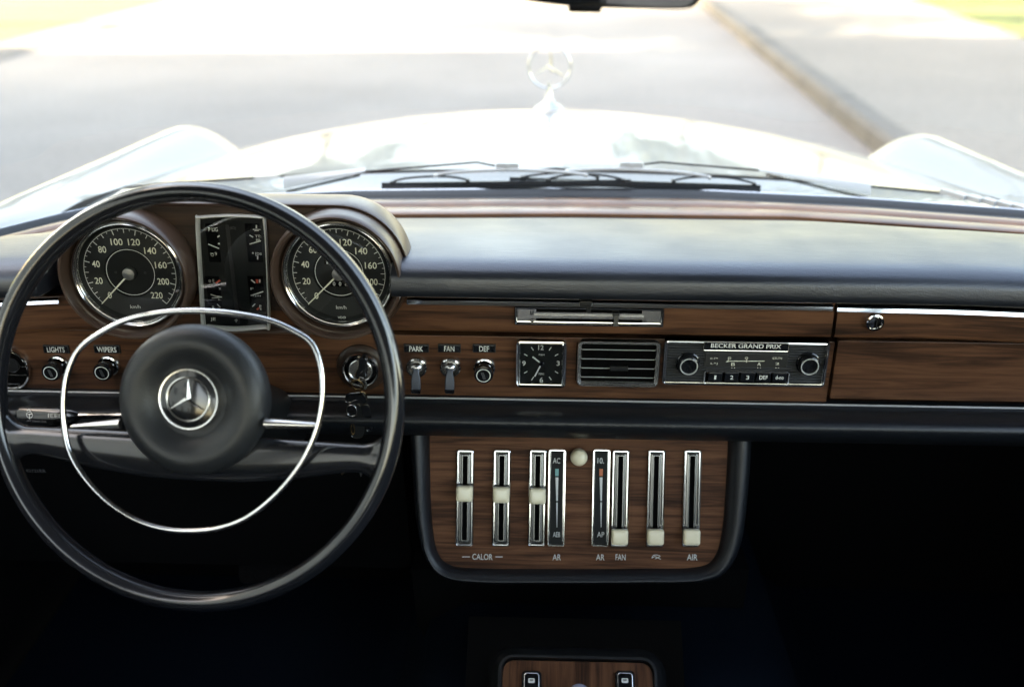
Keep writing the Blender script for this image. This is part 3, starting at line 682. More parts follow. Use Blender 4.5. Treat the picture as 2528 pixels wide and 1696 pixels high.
A = R(225)
def ang(i): return A - R(30) * i          # ten divisions, 30 degrees each, over 270 degrees
def gauge(u, v, nums, label, right):
    f_ = FY(u, v, 1.030); t = thing('speedometer', label, 'speedometer', f_, group='round dials in the binnacle')
    MB(f_).lathe([(.0725, -.02), (.0728, .006), (.0722, .0125), (.0705, .0150), (.0685, .0148), (.0672, .012), (.0655, .002), (.064, -.006)], 72).build('wood_ring', M_cowl, t)
    MB(f_).lathe([(.066, -.010), (.0635, -.002), (.0620, .0015), (.0605, .0022), (.0592, .0012), (.0585, -.001), (.0578, .0004), (.0570, -.0008), (.0562, -.004)], 96).build('chrome_bezel', M_chrome, t)
    q = MB(f_); q.mat(M_dial).lathe([(.0565, -.005), (.0535, -.0068), (.0534, -.0070), (.0525, -.0071)], 96)
    q.mat(M_dialr).lathe([(.0525, -.0071), (.0290, -.0071)], 96); q.mat(M_dial).lathe([(.0290, -.0071), (.0285, -.0085), (.0275, -.0085), (.00001, -.0085)], 72)
    q.build('dial_face', None, t)
    q = MB(f_); zm = -.0066
    q.mat(M_white); q.arc(.0513, .0005, A, A - R(270), zm); q.arc(.0268, .0006, 0, 2 * math.pi, -.0080)
    for i in range(37):
        a = A - R(7.5) * i; ln_ = .0062 if i % 4 == 0 else (.0048 if i % 2 == 0 else .0026); ww = .0008 if i % 4 == 0 else (.0007 if i % 2 == 0 else .0005)
        c, s_ = math.cos(a), math.sin(a); q.stroke((c * .0513, s_ * .0513), (c * (.0513 - ln_), s_ * (.0513 - ln_)), ww, zm)
    q.mat(M_lume)
    for i, s_ in nums:
        a = ang(i); rad = .0372 if len(s_) == 3 else .0382
        q.text(s_, math.cos(a) * rad, math.sin(a) * rad, .0076, zm, w=.0044 * len(s_) * (1 if len(s_) > 1 else 1.0), bold=.006)
    q.mat(M_white).text('km/h', 0, -.0405, .0042, zm, w=.0115, bold=.0); q.text('VDO', 0, -.0525, .0028, zm + .001, w=.0088, bold=.01)
    if not right:
        q.mat(M_satin); [q.arc(.001, .0012, 0, 6.283, -.0078, 16, cx=x_) for x_ in (-.0165, .0165)]
    q.build('dial_markings', None, t)
    if right:
        q = MB(f_); q.mat(M_void).rbox(-.0085, .0128, .0155, .0068, -.0095, -.0081, .0006); q.rbox(.0035, -.0130, .0290, .0072, -.0095, -.0081, .0006)
        q.mat(M_white).text('1', -.0125, .0128, .0046, -.0079, w=.0015); q.text('2', -.0075, .0128, .0046, -.0079, w=.0028)
        for k, s_ in enumerate('0086'): q.mat(M_red if k == 3 else M_white).text(s_, -.0065 + .0067 * k, -.0130, .0044, -.0079, w=.0026, bold=0)
        q.build('odometer', None, t)
    nd = MB(f_); a = R(225); nd.stroke((math.cos(a) * .005, math.sin(a) * .005), (math.cos(a) * .0515, math.sin(a) * .0515), .0019, -.0035, .0010, t=.0006); nd = nd.build('needle', M_lume, t)
    MB(f_).lathe([(.0068, -.0075), (.0070, -.002), (.0066, -.0012), (.00001, -.0006)], 48).build('needle_cap', M_spun, nd)
    MB(f_).lathe([(.0572, -.0012), (.04, -.0002), (.02, .0003), (.00001, .0004)], 48).build('glass', M_glass, t)
gauge(315.5, 679, [(0, '0'), (1, '20'), (2, '40'), (3, '80'), (4, '100'), (5, '120'), (6, '140'), (7, '160'), (8, '200'), (9, '220')],
      'round speedometer on the left without odometer windows', False)
gauge(834, 680, [(0, '0'), (1, '20'), (2, '40'), (3, '60'), (4, '100'), (5, '120'), (6, '140'), (7, '160'), (8, '200'), (9, '220')],
      'round speedometer on the right with odometer windows, partly behind the wheel rim', True)

# ------------------------------------------------------------------ centre instrument cluster
cf = FY(572, 673, YF - .001); ct = thing('gauge_cluster', 'tall chrome framed cluster of small gauges between the two round dials', 'gauge cluster', cf)
def barrel(ins):
    k = [(484 + ins, 540 + ins), (492 + ins, 534 + ins), (570, 530 + ins), (646 - ins, 534 + ins), (655 - ins, 541 + ins), (661 - ins, 620), (665 - ins, 720), (666 - ins, 808 - ins), (655 - ins, 811 - ins), (578, 816 - ins), (506 + ins, 811 - ins), (498 + ins, 806 - ins), (493 + ins, 720), (487 + ins, 620)]
    return [(p.x, p.y) for p in catmull([(*cf.px(*q_), 0) for q_ in k], 4, True)]
MB(cf).stack([(barrel(0), -.003), (barrel(0), .002), (barrel(1.5), .0035), (barrel(3), .0035), (barrel(4.5), .001), (barrel(5), -.001), (barrel(6.5), -.001), (barrel(8), -.003)], cap0=False, cap1=False).build('chrome_frame', M_ring, ct)
MB(cf).stack([(barrel(6), -.0045), (barrel(6), -.003)]).build('backplate', M_dial, ct)
q = MB(cf)
def pxbox(q, u0, v0, u1, v1, z0, z1, r=.001, b=.0004):
    a = q.fr.px(u0, v0, z1); b_ = q.fr.px(u1, v1, z1); q.rbox((a.x + b_.x) / 2, (a.y + b_.y) / 2, abs(b_.x - a.x), abs(a.y - b_.y), z0, z1, r, b)
pxbox(q, 556, 556, 592, 800, -.003, -.0022); q.build('centre_strip', M_satin, ct)
q = MB(cf)
for c in ((505, 552, 546, 648), (603, 552, 650, 648), (506, 682, 550, 766), (610, 682, 657, 770)): pxbox(q, *c, -.003, -.0026)
q.build('gauge_window', M_void, ct)
z = -.0018; q = MB(cf); q.mat(M_white)
q.pxt('P LIG', 526, 567, 22, 9, z); q.pxs(537, 586, 542, 582, 3, z); q.pxs(538, 602, 543, 602, 3.5, z); q.pxs(514, 603, 541, 614, 2.6, z)
q.arc(3.2 / 2141, .0005, 0, 6.28, z, 20, *cf.px(523, 631)); q.pxs(519, 626, 527, 626, 1.6, z); q.pxt('9', 533, 627, 5, 8, z)
q.pxs(633, 556, 633, 564, 3, z); q.pxs(624, 567, 643, 567, 1.6, z); q.pxs(628, 570, 639, 570, 1.6, z)
q.pxs(616, 581, 625, 586, 2.4, z); q.pxt('TT:', 637, 584, 14, 6, z); q.pxs(616, 603, 644, 595, 2.6, z); q.pxt('8B', 637, 593, 10, 5, z)
q.pxt('4', 624, 625, 4, 5, z); q.pxt('[DII', 638, 628, 14, 8, z, .0); q.pxs(636, 632, 636, 641, 3, z)
q.pxt('@', 518, 694, 6, 7, z, 0); q.pxt('E', 527, 694, 4, 8, z, 0); q.pxt('X', 543, 713, 6, 5, z); q.pxs(523, 736, 548, 734, 1.8, z); q.pxs(536, 731, 548, 733.5, 2.2, z); q.pxt('L', 543, 740, 8, 3, z); q.pxs(536, 751, 544, 759, 2.4, z); q.pxt('R', 527, 760, 6, 9, z)
q.pxs(620, 691, 630, 699, 3, z); q.pxs(641, 690, 641, 698, 3.5, z); q.pxt('F', 622, 713, 7, 5, z); q.pxs(619, 730, 650, 720, 2.6, z); q.pxt('TJIII', 632, 731, 22, 4, z, 0); q.pxs(623, 757, 630, 750, 2.6, z); q.pxt('P', 643, 757, 5, 7, z); q.pxt('E', 644, 763, 4, 5, z)
q.pxt('JE', 526, 789, 13, 9, z); q.pxt('ETD', 644, 786, 18, 9, z); q.pxs(583, 788, 583, 796, 1.6, z); q.pxs(579, 791, 587, 791, 1.6, z)
q.mat(M_grey).pxt('(EO)', 575, 564, 14, 8, z, 0)
q.mat(M_lume).pxs(520, 727, 541, 734, 2.6, z + .0002); q.mat(M_red); q.pxs(533, 700, 543, 692, 4.5, z); q.pxs(634, 690, 635, 699, 5.5, z + .0001); q.pxs(634, 765, 640, 760, 4.5, z + .0001)
q.build('gauge_markings', None, ct)
MB(cf).stack([(barrel(6), .0), (barrel(6.2), .0002)]).build('glass', M_glass, ct)

# ================================================================== SWITCHES ON THE LOWER FASCIA
def plate(f_, par, body, u, v, wpx, hpx, wt):
    p = f_.px(u, v); s_ = 2095.; q = MB(f_); q.mat(M_satin).rbox(p.x, p.y, wpx / s_, hpx / s_, -.001, .0022, .0008)
    q.mat(M_gloss).rbox(p.x, p.y, (wpx - 4) / s_, (hpx - 4) / s_, .001, .0024, .0006); q.build('label_plate', None, par)
    q = MB(f_); q.text(body, p.x, p.y, 14.3 / s_, .0027, w=wt / s_, bold=.008); q.build('lettering', M_white, [o for o in D.objects if o.parent == par][-1])
def pull_knob(u, v, ku, kv, body, pu, pv, pw, label, r=.0112, text_w=None):
    f_ = FY(u, v, YL); t = thing('pull_knob', label, 'knob', f_, group='black pull knobs on the walnut fascia')
    MB(f_).lathe([(.0135, 0), (.0135, .002), (.0125, .0042), (.0108, .0048), (.0100, .003), (.0098, 0)], 40).build('chrome_collar', M_chrome, t)
    q = MB(f_); q.lathe([(.0095, 0), (.0095, .012), (.0098, .0135), (r, .0150), (r + .0002, .020), (r - .0006, .0218), (r - .0020, .0222), (r * .70, .0222), (.00001, .0218)], 40)
    kb = q.build('knob', M_gloss, t)
    q = MB(f_); q.mat(M_white).arc(.0079, .0009, 0, 2 * math.pi, .0226, 40); q.mat(M_grey)
    for a in (-.0012, 0, .0012): q.stroke((a - .0015, .004), (a + .0012, -.005), .0005, .0224)
    q.build('ring_mark', None, kb)
    plate(f_, t, body, pu, pv, pw, 22, text_w)
pull_knob(145, 901, 127, 920, 'LIGHTS', 140, 861, 65, 'black pull knob under the LIGHTS plate', text_w=44)
pull_knob(270, 901, 252, 918, 'WIPERS', 265.5, 861, 66, 'black pull knob under the WIPERS plate', text_w=48)
pull_knob(1196, 907, 1193, 920, 'DEF', 1195.5, 859, 57, 'black pull knob under the DEF plate', text_w=24)
def toggle(u, v, body, pu, pw, label, tw):
    f_ = FY(u, v, YL); t = thing('toggle_switch', label, 'switch', f_, group='chrome toggle switches left of the clock')
    MB(f_).lathe([(.0132, 0), (.0132, .002), (.0122, .0045), (.0106, .0052), (.0096, .0035), (.0092, 0), (.0085, 0)], 40).build('chrome_collar', M_chrome, t)
    MB(f_).lathe([(.0092, .0005), (.0088, .001), (.0080, .004), (.006, .0075), (.003, .0092), (.00001, .0095)], 32).build('ball', M_chromes, t)
    q = MB(f_); secs = []
    for y_, z_, w_, th in ((.002, .011, .0065, .003), (-.002, .0135, .0072, .004), (-.010, .0165, .0108, .0045), (-.020, .0185, .0110, .005), (-.0212, .0186, .0108, .005)):
        secs.append([(x_, y_, zz_) for x_, zz_ in ((-w_ / 2, z_ - th), (w_ / 2, z_ - th), (w_ / 2, z_ - .001), (w_ / 2 - .001, z_), (-w_ / 2 + .001, z_), (-w_ / 2, z_ - .001))])
    q.mat(M_lever).loft(secs, cap0=True, cap1=True); lv = q.build('lever', None, t)
    q = MB(f_); secs = []
    for y_, z_, w_, th in ((-.0213, .0188, .0116, .006), (-.0222, .0190, .0118, .0062), (-.0255, .0188, .0112, .007), (-.0275, .0172, .0100, .006), (-.0280, .0155, .008, .003)):
        secs.append([(x_, y_, zz_) for x_, zz_ in ((-w_ / 2, z_ - th), (w_ / 2, z_ - th), (w_ / 2, z_ - .001), (w_ / 2 - .001, z_), (-w_ / 2 + .001, z_), (-w_ / 2, z_ - .001))])
    q.loft(secs, cap0=True, cap1=True); q.build('tip', M_gloss, lv)
    plate(f_, t, body, pu, 859, pw, 22, tw)
toggle(1029, 905, 'PARK', 1028, 62, 'chrome toggle switch under the PARK plate', 34)
toggle(1112, 905, 'FAN', 1109.5, 57, 'chrome toggle switch under the FAN plate', 25)

# ------------------------------------------------------------------ clock
f_ = FYh(1335.5, 901, YL, .0075); t = thing('dashboard_clock', 'square black clock with chrome frame between DEF knob and vent', 'clock', f_); s_ = 1 / 2100.
W_, H_ = 126 * s_, 122 / 2100 * 1.045
MB(f_).rframe(0, 0, W_, H_, .006, [(0, 0), (0, .006), (.0008, .0075), (.002, .0078), (.0030, .0066), (.0034, .006), (.0046, .0066), (.0056, .0056), (.0062, .003), (.0064, .002)]).build('chrome_frame', M_chrome, t)
MB(f_).rbox(0, 0, W_ - .009, H_ - .009, .001, .0026, .003).build('dial_face', M_dial, t)
q = MB(f_); q.mat(M_white); z = .0030; cx, cy = f_.px(1336.5, 897, z)
def ck(u, v): return f_.px(u, v, z)
for k, (n_, w_) in {0: ('12', .0062), 3: ('3', .0036), 6: ('6', .0040), 9: ('9', .0040)}.items():
    p = {0: (1335.5, 858), 3: (1378, 897), 6: (1336.5, 937.5), 9: (1293.5, 897)}[k]; p = ck(*p); q.text(n_, p.x, p.y, .0061, z, w=w_, bold=.012)
for a_, b_ in (((1311.5, 857), (1317, 865)), ((1361, 857), (1355.5, 865)), ((1294, 874), (1302, 878.5)), ((1378, 874), (1370, 878.5)), ((1294, 921.5), (1302, 916.5)), ((1378, 921.5), (1370, 916.5)), ((1312, 939), (1317.5, 930)), ((1361, 938), (1355.5, 930))):
    q.pxs(*a_, *b_, 2.0, z)
q.pxt('PIBM', 1337, 876, 14, 4, z, 0); q.pxt('70KI', 1336, 923, 14, 5, z, 0); q.pxt('..', 1336, 952, 8, 3, .005, .02); q.build('dial_markings', None, t)
q = MB(f_); q.stroke((cx, cy), ck(1315, 880), .0014, .0042, .0018, t=.0004); q.build('hour_hand', M_white, t)
q = MB(f_); q.stroke((cx, cy), ck(1320, 928), .0014, .0048, .0016, t=.0004); q.build('minute_hand', M_white, t)
MB(f_).lathe([(.003, .003), (.003, .0052), (.0022, .0058), (.00001, .0058)], 24, cx, cy).build('hand_cap', M_gloss, t)
MB(f_).stack([(rr(W_ - .0105, H_ - .0105, .004), .0060), (rr(W_ - .0106, H_ - .0106, .004), .0062)]).build('glass', M_glass, t)

# ------------------------------------------------------------------ rectangular air vent
f_ = FYh(1526.5, 900, YL, .0075); t = thing('air_vent', 'rectangular black air vent with chrome frame between clock and radio', 'air vent', f_)
W_, H_ = 203 * s_, 118 * s_ * 1.05
MB(f_).rframe(0, 0, W_, H_, .007, [(0, 0), (0, .006), (.0008, .0076), (.0022, .0076), (.0032, .006), (.0042, .0060), (.0054, .0045), (.006, .0005)]).build('chrome_frame', M_chromes, t)
MB(f_).rbox(0, 0, W_ - .008, H_ - .008, -.002, .0006, .003).build('duct', M_void, t)
q = MB(f_)
for k in range(6):
    x = (k - 2.5) * .0195; q.box((x - .0005, -H_ / 2 + .005, .0004), (x + .0005, H_ / 2 - .005, .0018))
q.build('upright_fins', M_void, t)
for v_ in (864, 887, 909.5, 931.7):
    p = f_.px(1526.5, v_, .002); wq = (W_ - .012) / 2
    MB(f_).loft([[(x, p.y + dy, z_) for dy, z_ in ((.0004, .0018), (.0002, .0024), (-.0003, .0024), (-.0006, .0019), (-.0004, .0016), (.0002, .0016))] for x in (-wq, wq)], cap0=True, cap1=True).build('slat', M_ring, t)
p = f_.px(1528, 909.5, .003); q = MB(f_); q.rbox(p.x, p.y, .0215, .0050, .001, .0050, .001); q.mat(M_satin); MBq = q.build('tab', M_chrome, t)

# ------------------------------------------------------------------ radio
f_ = FYh(1840, 898, YL, .007); t = thing('car_radio', 'car radio with two round knobs and push buttons between vent and glove box', 'radio', f_)
W_, H_ = 402 * s_, 117 * s_ * 1.055
MB(f_).rframe(0, 0, W_, H_, .005, [(0, 0), (0, .0055), (.0008, .0072), (.0020, .0072), (.0028, .0058), (.0040, .0062), (.0048, .005), (.0052, .002)]).build('chrome_frame', M_chrome, t)
MB(f_).rbox(0, 0, W_ - .008, H_ - .008, 0, .0025, .003).build('ribbed_plate', M_ribs, t)
def pr(u, v, z=0): return f_.px(u, v, z)
def pbox(name, u0, v0, u1, v1, z0, z1, m, par, r=.001, b=.0005, **kw):
    q = MB(f_); pxbox(q, u0, v0, u1, v1, z0, z1, r, b); return q.build(name, m, par, **kw)
npn = pbox('name_plate', 1739, 846, 1945, 867, .002, .0062, M_gloss, t, .0015)
a0, a1 = pr(1739, 846, .006), pr(1945, 867, .006); q = MB(f_); q.rframe((a0.x + a1.x) / 2, (a0.y + a1.y) / 2, a1.x - a0.x + .002, a0.y - a1.y + .002, .002, [(0, .002), (0, .0060), (.0005, .0068), (.0012, .0066), (.0014, .005)]); q.build('plate_edge', M_chromes, npn)
q = MB(f_); q.pxt('BECKER GRAND PRIX', 1842, 854.5, 170, 10.5, .0066, .010, 2100); q.build('lettering', M_white, npn)
dsp = pbox('tuning_display', 1742, 872, 1942, 908, .002, .0040, M_disp, t, .0008)
q = MB(f_); z = .0044; q.mat(M_lume); q.pxs(1794, 891.5, 1887, 891.5, 1.8, z); q.pxs(1792, 893, 1799, 893, 1.4, z); q.pxs(1843, 888, 1843, 895, 1.6, z)
for u_ in (1801, 1843): q.rframe(*pr(u_, 884, z), .0034, .0024, .0005, [(0, z), (.0005, z)], 2)
q.pxs(1798, 886, 1798, 892, 1.4, z); q.pxt('e.i=', 1763, 884.5, 19, 4, z, 0); q.pxt('L^J', 1763, 898, 17, 6, z, 0); q.pxt('CTLTN', 1919, 884.5, 23, 5, z, 0); q.pxt('2', 1919, 898, 10, 6, z, 0)
q.pxt('B', 1810, 899, 9, 8, z, 0); q.pxt('A', 1874, 899, 9, 8, z, 0)
for u_ in (1810, 1874, 1919): q.pxt('- -', u_, 908, 9, 1.6, z, 0)
q.build('scale_markings', None, dsp)
q = MB(f_); a0, a1 = pr(1739, 914, .004), pr(1944, 950, .004); q.rframe((a0.x + a1.x) / 2, (a0.y + a1.y) / 2, a1.x - a0.x, a0.y - a1.y, .003, [(-.0005, .002), (-.0005, .0055), (.0004, .0064), (.0012, .006), (.0016, .003)]); q.build('button_surround', M_chromes, t)
pbox('button_bed', 1741, 916, 1942, 948, .001, .0030, M_void, t)
for u_, s2, tw in ((1765.6, '1', 5), (1806.5, '2', 8), (1845.8, '3', 8), (1885, 'DEF', 20), (1925, 'd-no', 20)):
    bt_ = pbox('push_button', u_ - 16.5, 920, u_ + 16.5, 944, .003, .0078, M_gloss, t, .0012, .0010)
    q = MB(f_); q.pxt(s2, u_, 932, tw, 10, .0082, .014, 2110); q.build('button_lettering', M_white, bt_)
for u_ in (1700, 1998):
    p = pr(u_, 903, .010); q = MB(f_); q.lathe([(.0140, .002), (.0140, .004), (.0128, .0048), (.0122, .011), (.0118, .0125), (.0108, .0130), (.0092, .0120), (.0088, .0108), (.004, .0104), (.00001, .0102)], 44, p.x, p.y)
    kb = q.build('knob', M_gloss, t, label='round black knob at the %s end of the radio' % ('left' if u_ < 1800 else 'right'))
    MB(f_).lathe([(.0106, .0125), (.0103, .0137), (.0093, .0137), (.0090, .0122)], 44, p.x, p.y).build('chrome_ring', M_ring, kb)

# ------------------------------------------------------------------ heater lever panel
f_ = FY(1454, 782, YU - .001); t = thing('heater_lever_panel', 'long chrome panel with two slots and black levers above clock and vent', 'heater control', f_)
a0, a1 = f_.px(1269.6, 756, .003), f_.px(1638, 808, .003); W_, H_ = a1.x - a0.x, a0.y - a1.y; cx, cy = (a0.x + a1.x) / 2, (a0.y + a1.y) / 2
q = MB(f_); q.rframe(cx, cy, W_, H_, .002, [(0, -.001), (0, .003), (.0008, .0048), (.0018, .0048), (.0032, .0016), (.004, .0014)]); q.build('chrome_rim', M_chrome, t)
q = MB(f_); q.rbox(cx, cy, W_ - .0060, H_ - .0060, -.001, .0014, .001)
pxbox(q, 1319, 778, 1590, 784, .001, .0036, .0006); pxbox(q, 1310, 798, 1596, 803, .001, .0036, .0006); pxbox(q, 1319, 759, 1590, 762, .001, .0032, .0006); q.build('chrome_plate', M_chromes, t)
q = MB(f_); pxbox(q, 1324, 763, 1585, 775, .001, .0020, .0004); pxbox(q, 1324, 786, 1585, 797, .001, .0020, .0004); q.build('slot', M_void, t)
q = MB(f_); z = .0019; q.pxt('AA', 1313, 772, 10, 14, z, .02); q.pxt('C', 1313, 791, 10, 9, z, .02); q.pxt('r', 1592, 766, 5, 5, z, .0); q.pxt('16', 1591, 791, 8, 7, z, .0); q.build('engraving', M_satin, t)
for (u0, v0, u1, v1), su, lab in (((1431, 744, 1462, 758), 1453, 'black lever on the upper slot of the heater panel'), ((1512, 774, 1530, 781), 1521, 'black lever on the lower slot of the heater panel')):
    q = MB(f_); pxbox(q, u0, v0, u1, v1, .002, .0105, .0012, .001)
    if v0 < 760:
        pxbox(q, su - 5, 756, su + 5, 774, .001, .0095, .001); pxbox(q, u0 + 2, 756, u0 + 22, 762, .004, .009, .001)
    else:
        q.loft([[f_.P(su - w_, v_, .004), f_.P(su + w_, v_, .004), f_.P(su + w_ * .8, v_, z_), f_.P(su - w_ * .8, v_, z_)] for v_, w_, z_ in ((776, 10, .010), (784, 7, .011), (795, 5.5, .012), (806, 7, .013))], cap0=True, cap1=True)
    q.build('lever', M_satin, t, label=lab)

# ------------------------------------------------------------------ round vent at far left
f_ = FY(20, 908, YL); t = thing('round_air_vent', 'round black air vent cut by the left edge behind the wheel rim', 'air vent', f_)
MB(f_).lathe([(.0285, 0), (.0285, .004), (.0275, .006), (.0262, .0062), (.0255, .004), (.0248, .0045), (.0238, .0015), (.0236, .0005)], 60).build('chrome_ring', M_chrome, t)
MB(f_).lathe([(.024, .0006), (.0001, .0006)], 40).build('duct', M_void, t)
for v_ in (904, 925, 947):
    p = f_.px(20, v_, .001); hw = math.sqrt(max(.0236 ** 2 - p.y ** 2, 0)) * .97
    MB(f_).loft([[(x, p.y + dy, z_) for dy, z_ in ((.0007, .0012), (.0, .0024), (-.0008, .0016), (0, .0008))] for x in (-hw, hw)], cap0=True, cap1=True).build('slat', M_chromes, t)
MB(f_).lathe([(.009, -.003), (.009, .002), (.008, .003), (.00001, .003)], 24, .006, .004).build('hub', M_satin, t)

# ------------------------------------------------------------------ ignition lock and keys
f_ = FY(893, 907, YL); t = thing('ignition_lock', 'round chrome ringed ignition lock right of the steering column', 'ignition lock', f_)
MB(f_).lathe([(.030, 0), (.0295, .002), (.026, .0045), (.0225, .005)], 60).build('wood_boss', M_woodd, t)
MB(f_).lathe([(.0222, .003), (.0222, .009), (.0214, .0110), (.0200, .0112), (.0188, .0095), (.0182, .006)], 60).build('chrome_ring', M_chrome, t)
MB(f_).lathe([(.0185, .005), (.0150, .0060), (.0142, .0060)], 48).build('black_ring', M_gloss, t)
MB(f_).lathe([(.0142, .005), (.0140, .0090), (.0132, .0096), (.0128, .0086), (.00001, .0086)], 48).build('barrel', M_chromes, t)
kf_ = FY(893, 925, 1.020); kt = thing('bunch_of_keys', 'bunch of black headed keys hanging from the ignition lock', 'keys', kf_)
q = MB(kf_)
def KP(u, v, h=0): return kf_.P(u, v, h)
def blob(q, pts, r0, h0, h1, b=.001):      # flat plate with outline through the given photo points
    o = [(p.x, p.y) for p in catmull([(*kf_.px(*p), 0) for p in pts], 3, True)]; c = Vector((sum(p[0] for p in o) / len(o), sum(p[1] for p in o) / len(o)))
    ins = lambda d: [tuple(c + (Vector(p) - c) * (1 - d / max((Vector(p) - c).length, 1e-5))) for p in o]
    q.stack([(ins(b), h0), (o, h0 + b), (o, h1 - b), (ins(b), h1)])
blob(q, [(884, 893), (893, 889), (902, 893), (900, 915), (903, 934), (893, 944), (878, 942), (874, 930), (882, 915)], 0, -.018, -.006)
q.build('key_in_lock', M_gloss, kt)
def ringpx(cu, cv, ru, rv, h, m, name, rt=.0011, tilt=0.0, n=36, par=kt):
    q = MB(kf_); c = Vector(KP(cu, cv, h)); a = ru / 2190; b = rv / 2190
    q.tube([c + Vector((a * math.cos(k * 2 * math.pi / n), b * math.sin(k * 2 * math.pi / n), tilt * math.sin(k * 2 * math.pi / n))) for k in range(n)], rt, 6, closed=True); return q.build(name, m, par)
ringpx(882, 951, 15, 20, -.004, M_brass, 'key_ring', tilt=.006); ringpx(895, 946, 8, 24, -.006, M_chromes, 'key_ring', tilt=.008); ringpx(897, 980, 8, 18, .0, M_brass, 'key_ring', tilt=.004)
def key(head, blade, hm, bm, tipm=None):
    q = MB(kf_); blob(q, head, 0, -.002, .002); kx = q.build('key', hm, kt)
    q = MB(kf_); q.tube([Vector((p.x, p.y, .0017)) for p in catmull([(*kf_.px(*p), 0) for p in head], 3, True)], .00045, 5, closed=True); q.build('key_glint', M_slat, kx)  # thin wire added round the head as a bright edge highlight
    if blade:
        q = MB(kf_); blob(q, blade, 0, -.0035, -.0018, .0004); q.build('key_blade', bm, kx)
key([(855, 975), (862, 970), (880, 968), (893, 968), (902, 976), (905, 990), (898, 994), (882, 985), (868, 990), (857, 992), (853, 985)], None, M_gloss, M_brass)
key([(854, 1016), (860, 1002), (872, 998), (880, 1006), (881, 1022), (873, 1031), (860, 1029)], None, M_gloss, M_brass)
key([(893, 1003), (903, 998), (912, 1003), (918, 1030), (924, 1052), (916, 1062), (906, 1060), (900, 1035)], [(882, 1140), (889, 1137), (895, 1150), (896, 1165), (890, 1180), (885, 1162)], M_gloss, M_chromes)
key([(880, 1000), (890, 1000), (898, 1030), (902, 1066), (890, 1080), (872, 1078), (864, 1060), (868, 1034), (880, 1030)], [(846, 1148), (857, 1146), (856, 1158), (846, 1174), (840, 1172)], M_satin, M_brass)
ringpx(871, 1058, 4, 18, .003, M_brass, 'key_ring', rt=.0009); ringpx(868, 1014, 13, 16, .0028, M_chromes, 'key_ring', rt=.0006)

# ================================================================== STEERING WHEEL
BET = 19.5
o = CAM + ray(474, 986) * (.98 / (ray(474, 986).dot(CM @ Vector((0, 0, -1)))))
WH = Frame(o, (math.cos(R(4)), -math.sin(R(4)), 0), (0, math.sin(R(BET)), math.cos(R(BET))))
st_ = thing('steering_wheel', 'black two spoke steering wheel with chrome horn ring and padded hub', 'steering wheel', WH)
RM = .2125
q = MB(WH); sec = []
for k in range(40):     # grooved rim section: round grip in front, two steps behind
    a = 2 * math.pi * k / 40; rr_ = 1.0
    for g_, wdt, dp in ((R(0), .16, .12), (R(38), .14, .10), (R(180), .16, .10), (R(215), .14, .08)):
        dlt = (a - g_ + math.pi) % (2 * math.pi) - math.pi; rr_ -= dp * math.exp(-(dlt / wdt) ** 2)
    sec.append((.0100 * math.cos(a) * rr_, .0125 * math.sin(a) * rr_))
n = 144
q.loft([[((RM - .010 + x) * math.cos(2 * math.pi * i / n), (RM - .010 + x) * math.sin(2 * math.pi * i / n), z_) for x, z_ in sec] for i in range(n)], closed_path=True)
q.build('rim', M_rim, st_, smooth=50)
# cross spoke
YT = WH.px(300, 1066).y; RI = RM - .018
q = MB(WH); secs = []
for k in range(61):
    x = -.200 + .400 * k / 60; ax = abs(x)
    yt = YT + (.024 * max(0, (ax - .172) / .0275) ** 2.2); ybot = interp(ax, [(0, YT - .047), (.05, YT - .046), (.10, YT - .040), (.15, YT - .030), (.165, YT - .028)]) - .030 * max(0, (ax - .166) / .0335) ** 2.0
    ybot = max(ybot, -math.sqrt(max(.203 ** 2 - x * x, 1e-6))); yt = max(yt, ybot + .004)
    zc2 = .006 * (ax / .19) ** 2 - .010; th = .010
    s2 = []
    for j in range(20):
        a = 2 * math.pi * j / 20; y_ = (yt + ybot) / 2 + (yt - ybot) / 2 * math.copysign(abs(math.sin(a)) ** .75, math.sin(a)); s2.append((x, y_, zc2 + th * math.copysign(abs(math.cos(a)) ** .8, math.cos(a))))
    secs.append(s2)
q.loft(secs, cap0=True, cap1=True).build('spoke', M_rim, st_, smooth=60)
# hub pad
HC = WH.px(473, 989, .012); hr = 189 / 2508 * .985
q = MB(WH); q.lathe([(.040, -.040), (hr * .72, -.036), (hr * .88, -.026), (hr * .965, -.012), (hr * .995, .000), (hr, .006), (hr * .975, .0135), (hr * .92, .019), (hr * .84, .0235), (hr * .76, .0245), (hr * .66, .0225), (hr * .56, .0175), (hr * .49, .0130), (hr * .45, .0115), (.00001, .0115)], 96, HC.x, HC.y)
hb = q.build('hub_pad', M_hub, st_, smooth=60)
EC = WH.px(467, 985, .014); er = 77 / 2540
q = MB(WH); q.lathe([(er, .010), (er, .0150), (er * .975, .0166), (er * .93, .0164), (er * .91, .0150)], 72, EC.x, EC.y); em = q.build('emblem', M_chromes, st_, label='round black and chrome three pointed star emblem on the hub')
MB(WH).lathe([(er * .915, .0150), (er * .6, .0164), (er * .3, .0170), (.00001, .0172)], 64, EC.x, EC.y).build('enamel_disc', M_gloss, em)
q = MB(WH); q.lathe([(er * .735, .0155), (er * .73, .0176), (er * .70, .0180), (er * .67, .0176), (er * .665, .0160)], 64, EC.x, EC.y); q.build('inner_ring', M_chromes, em)
q = MB(WH); star(q, er * .70, er * .115, .0172, .0195, EC.x, EC.y); q.build('star', M_chromes, em, smooth=1)
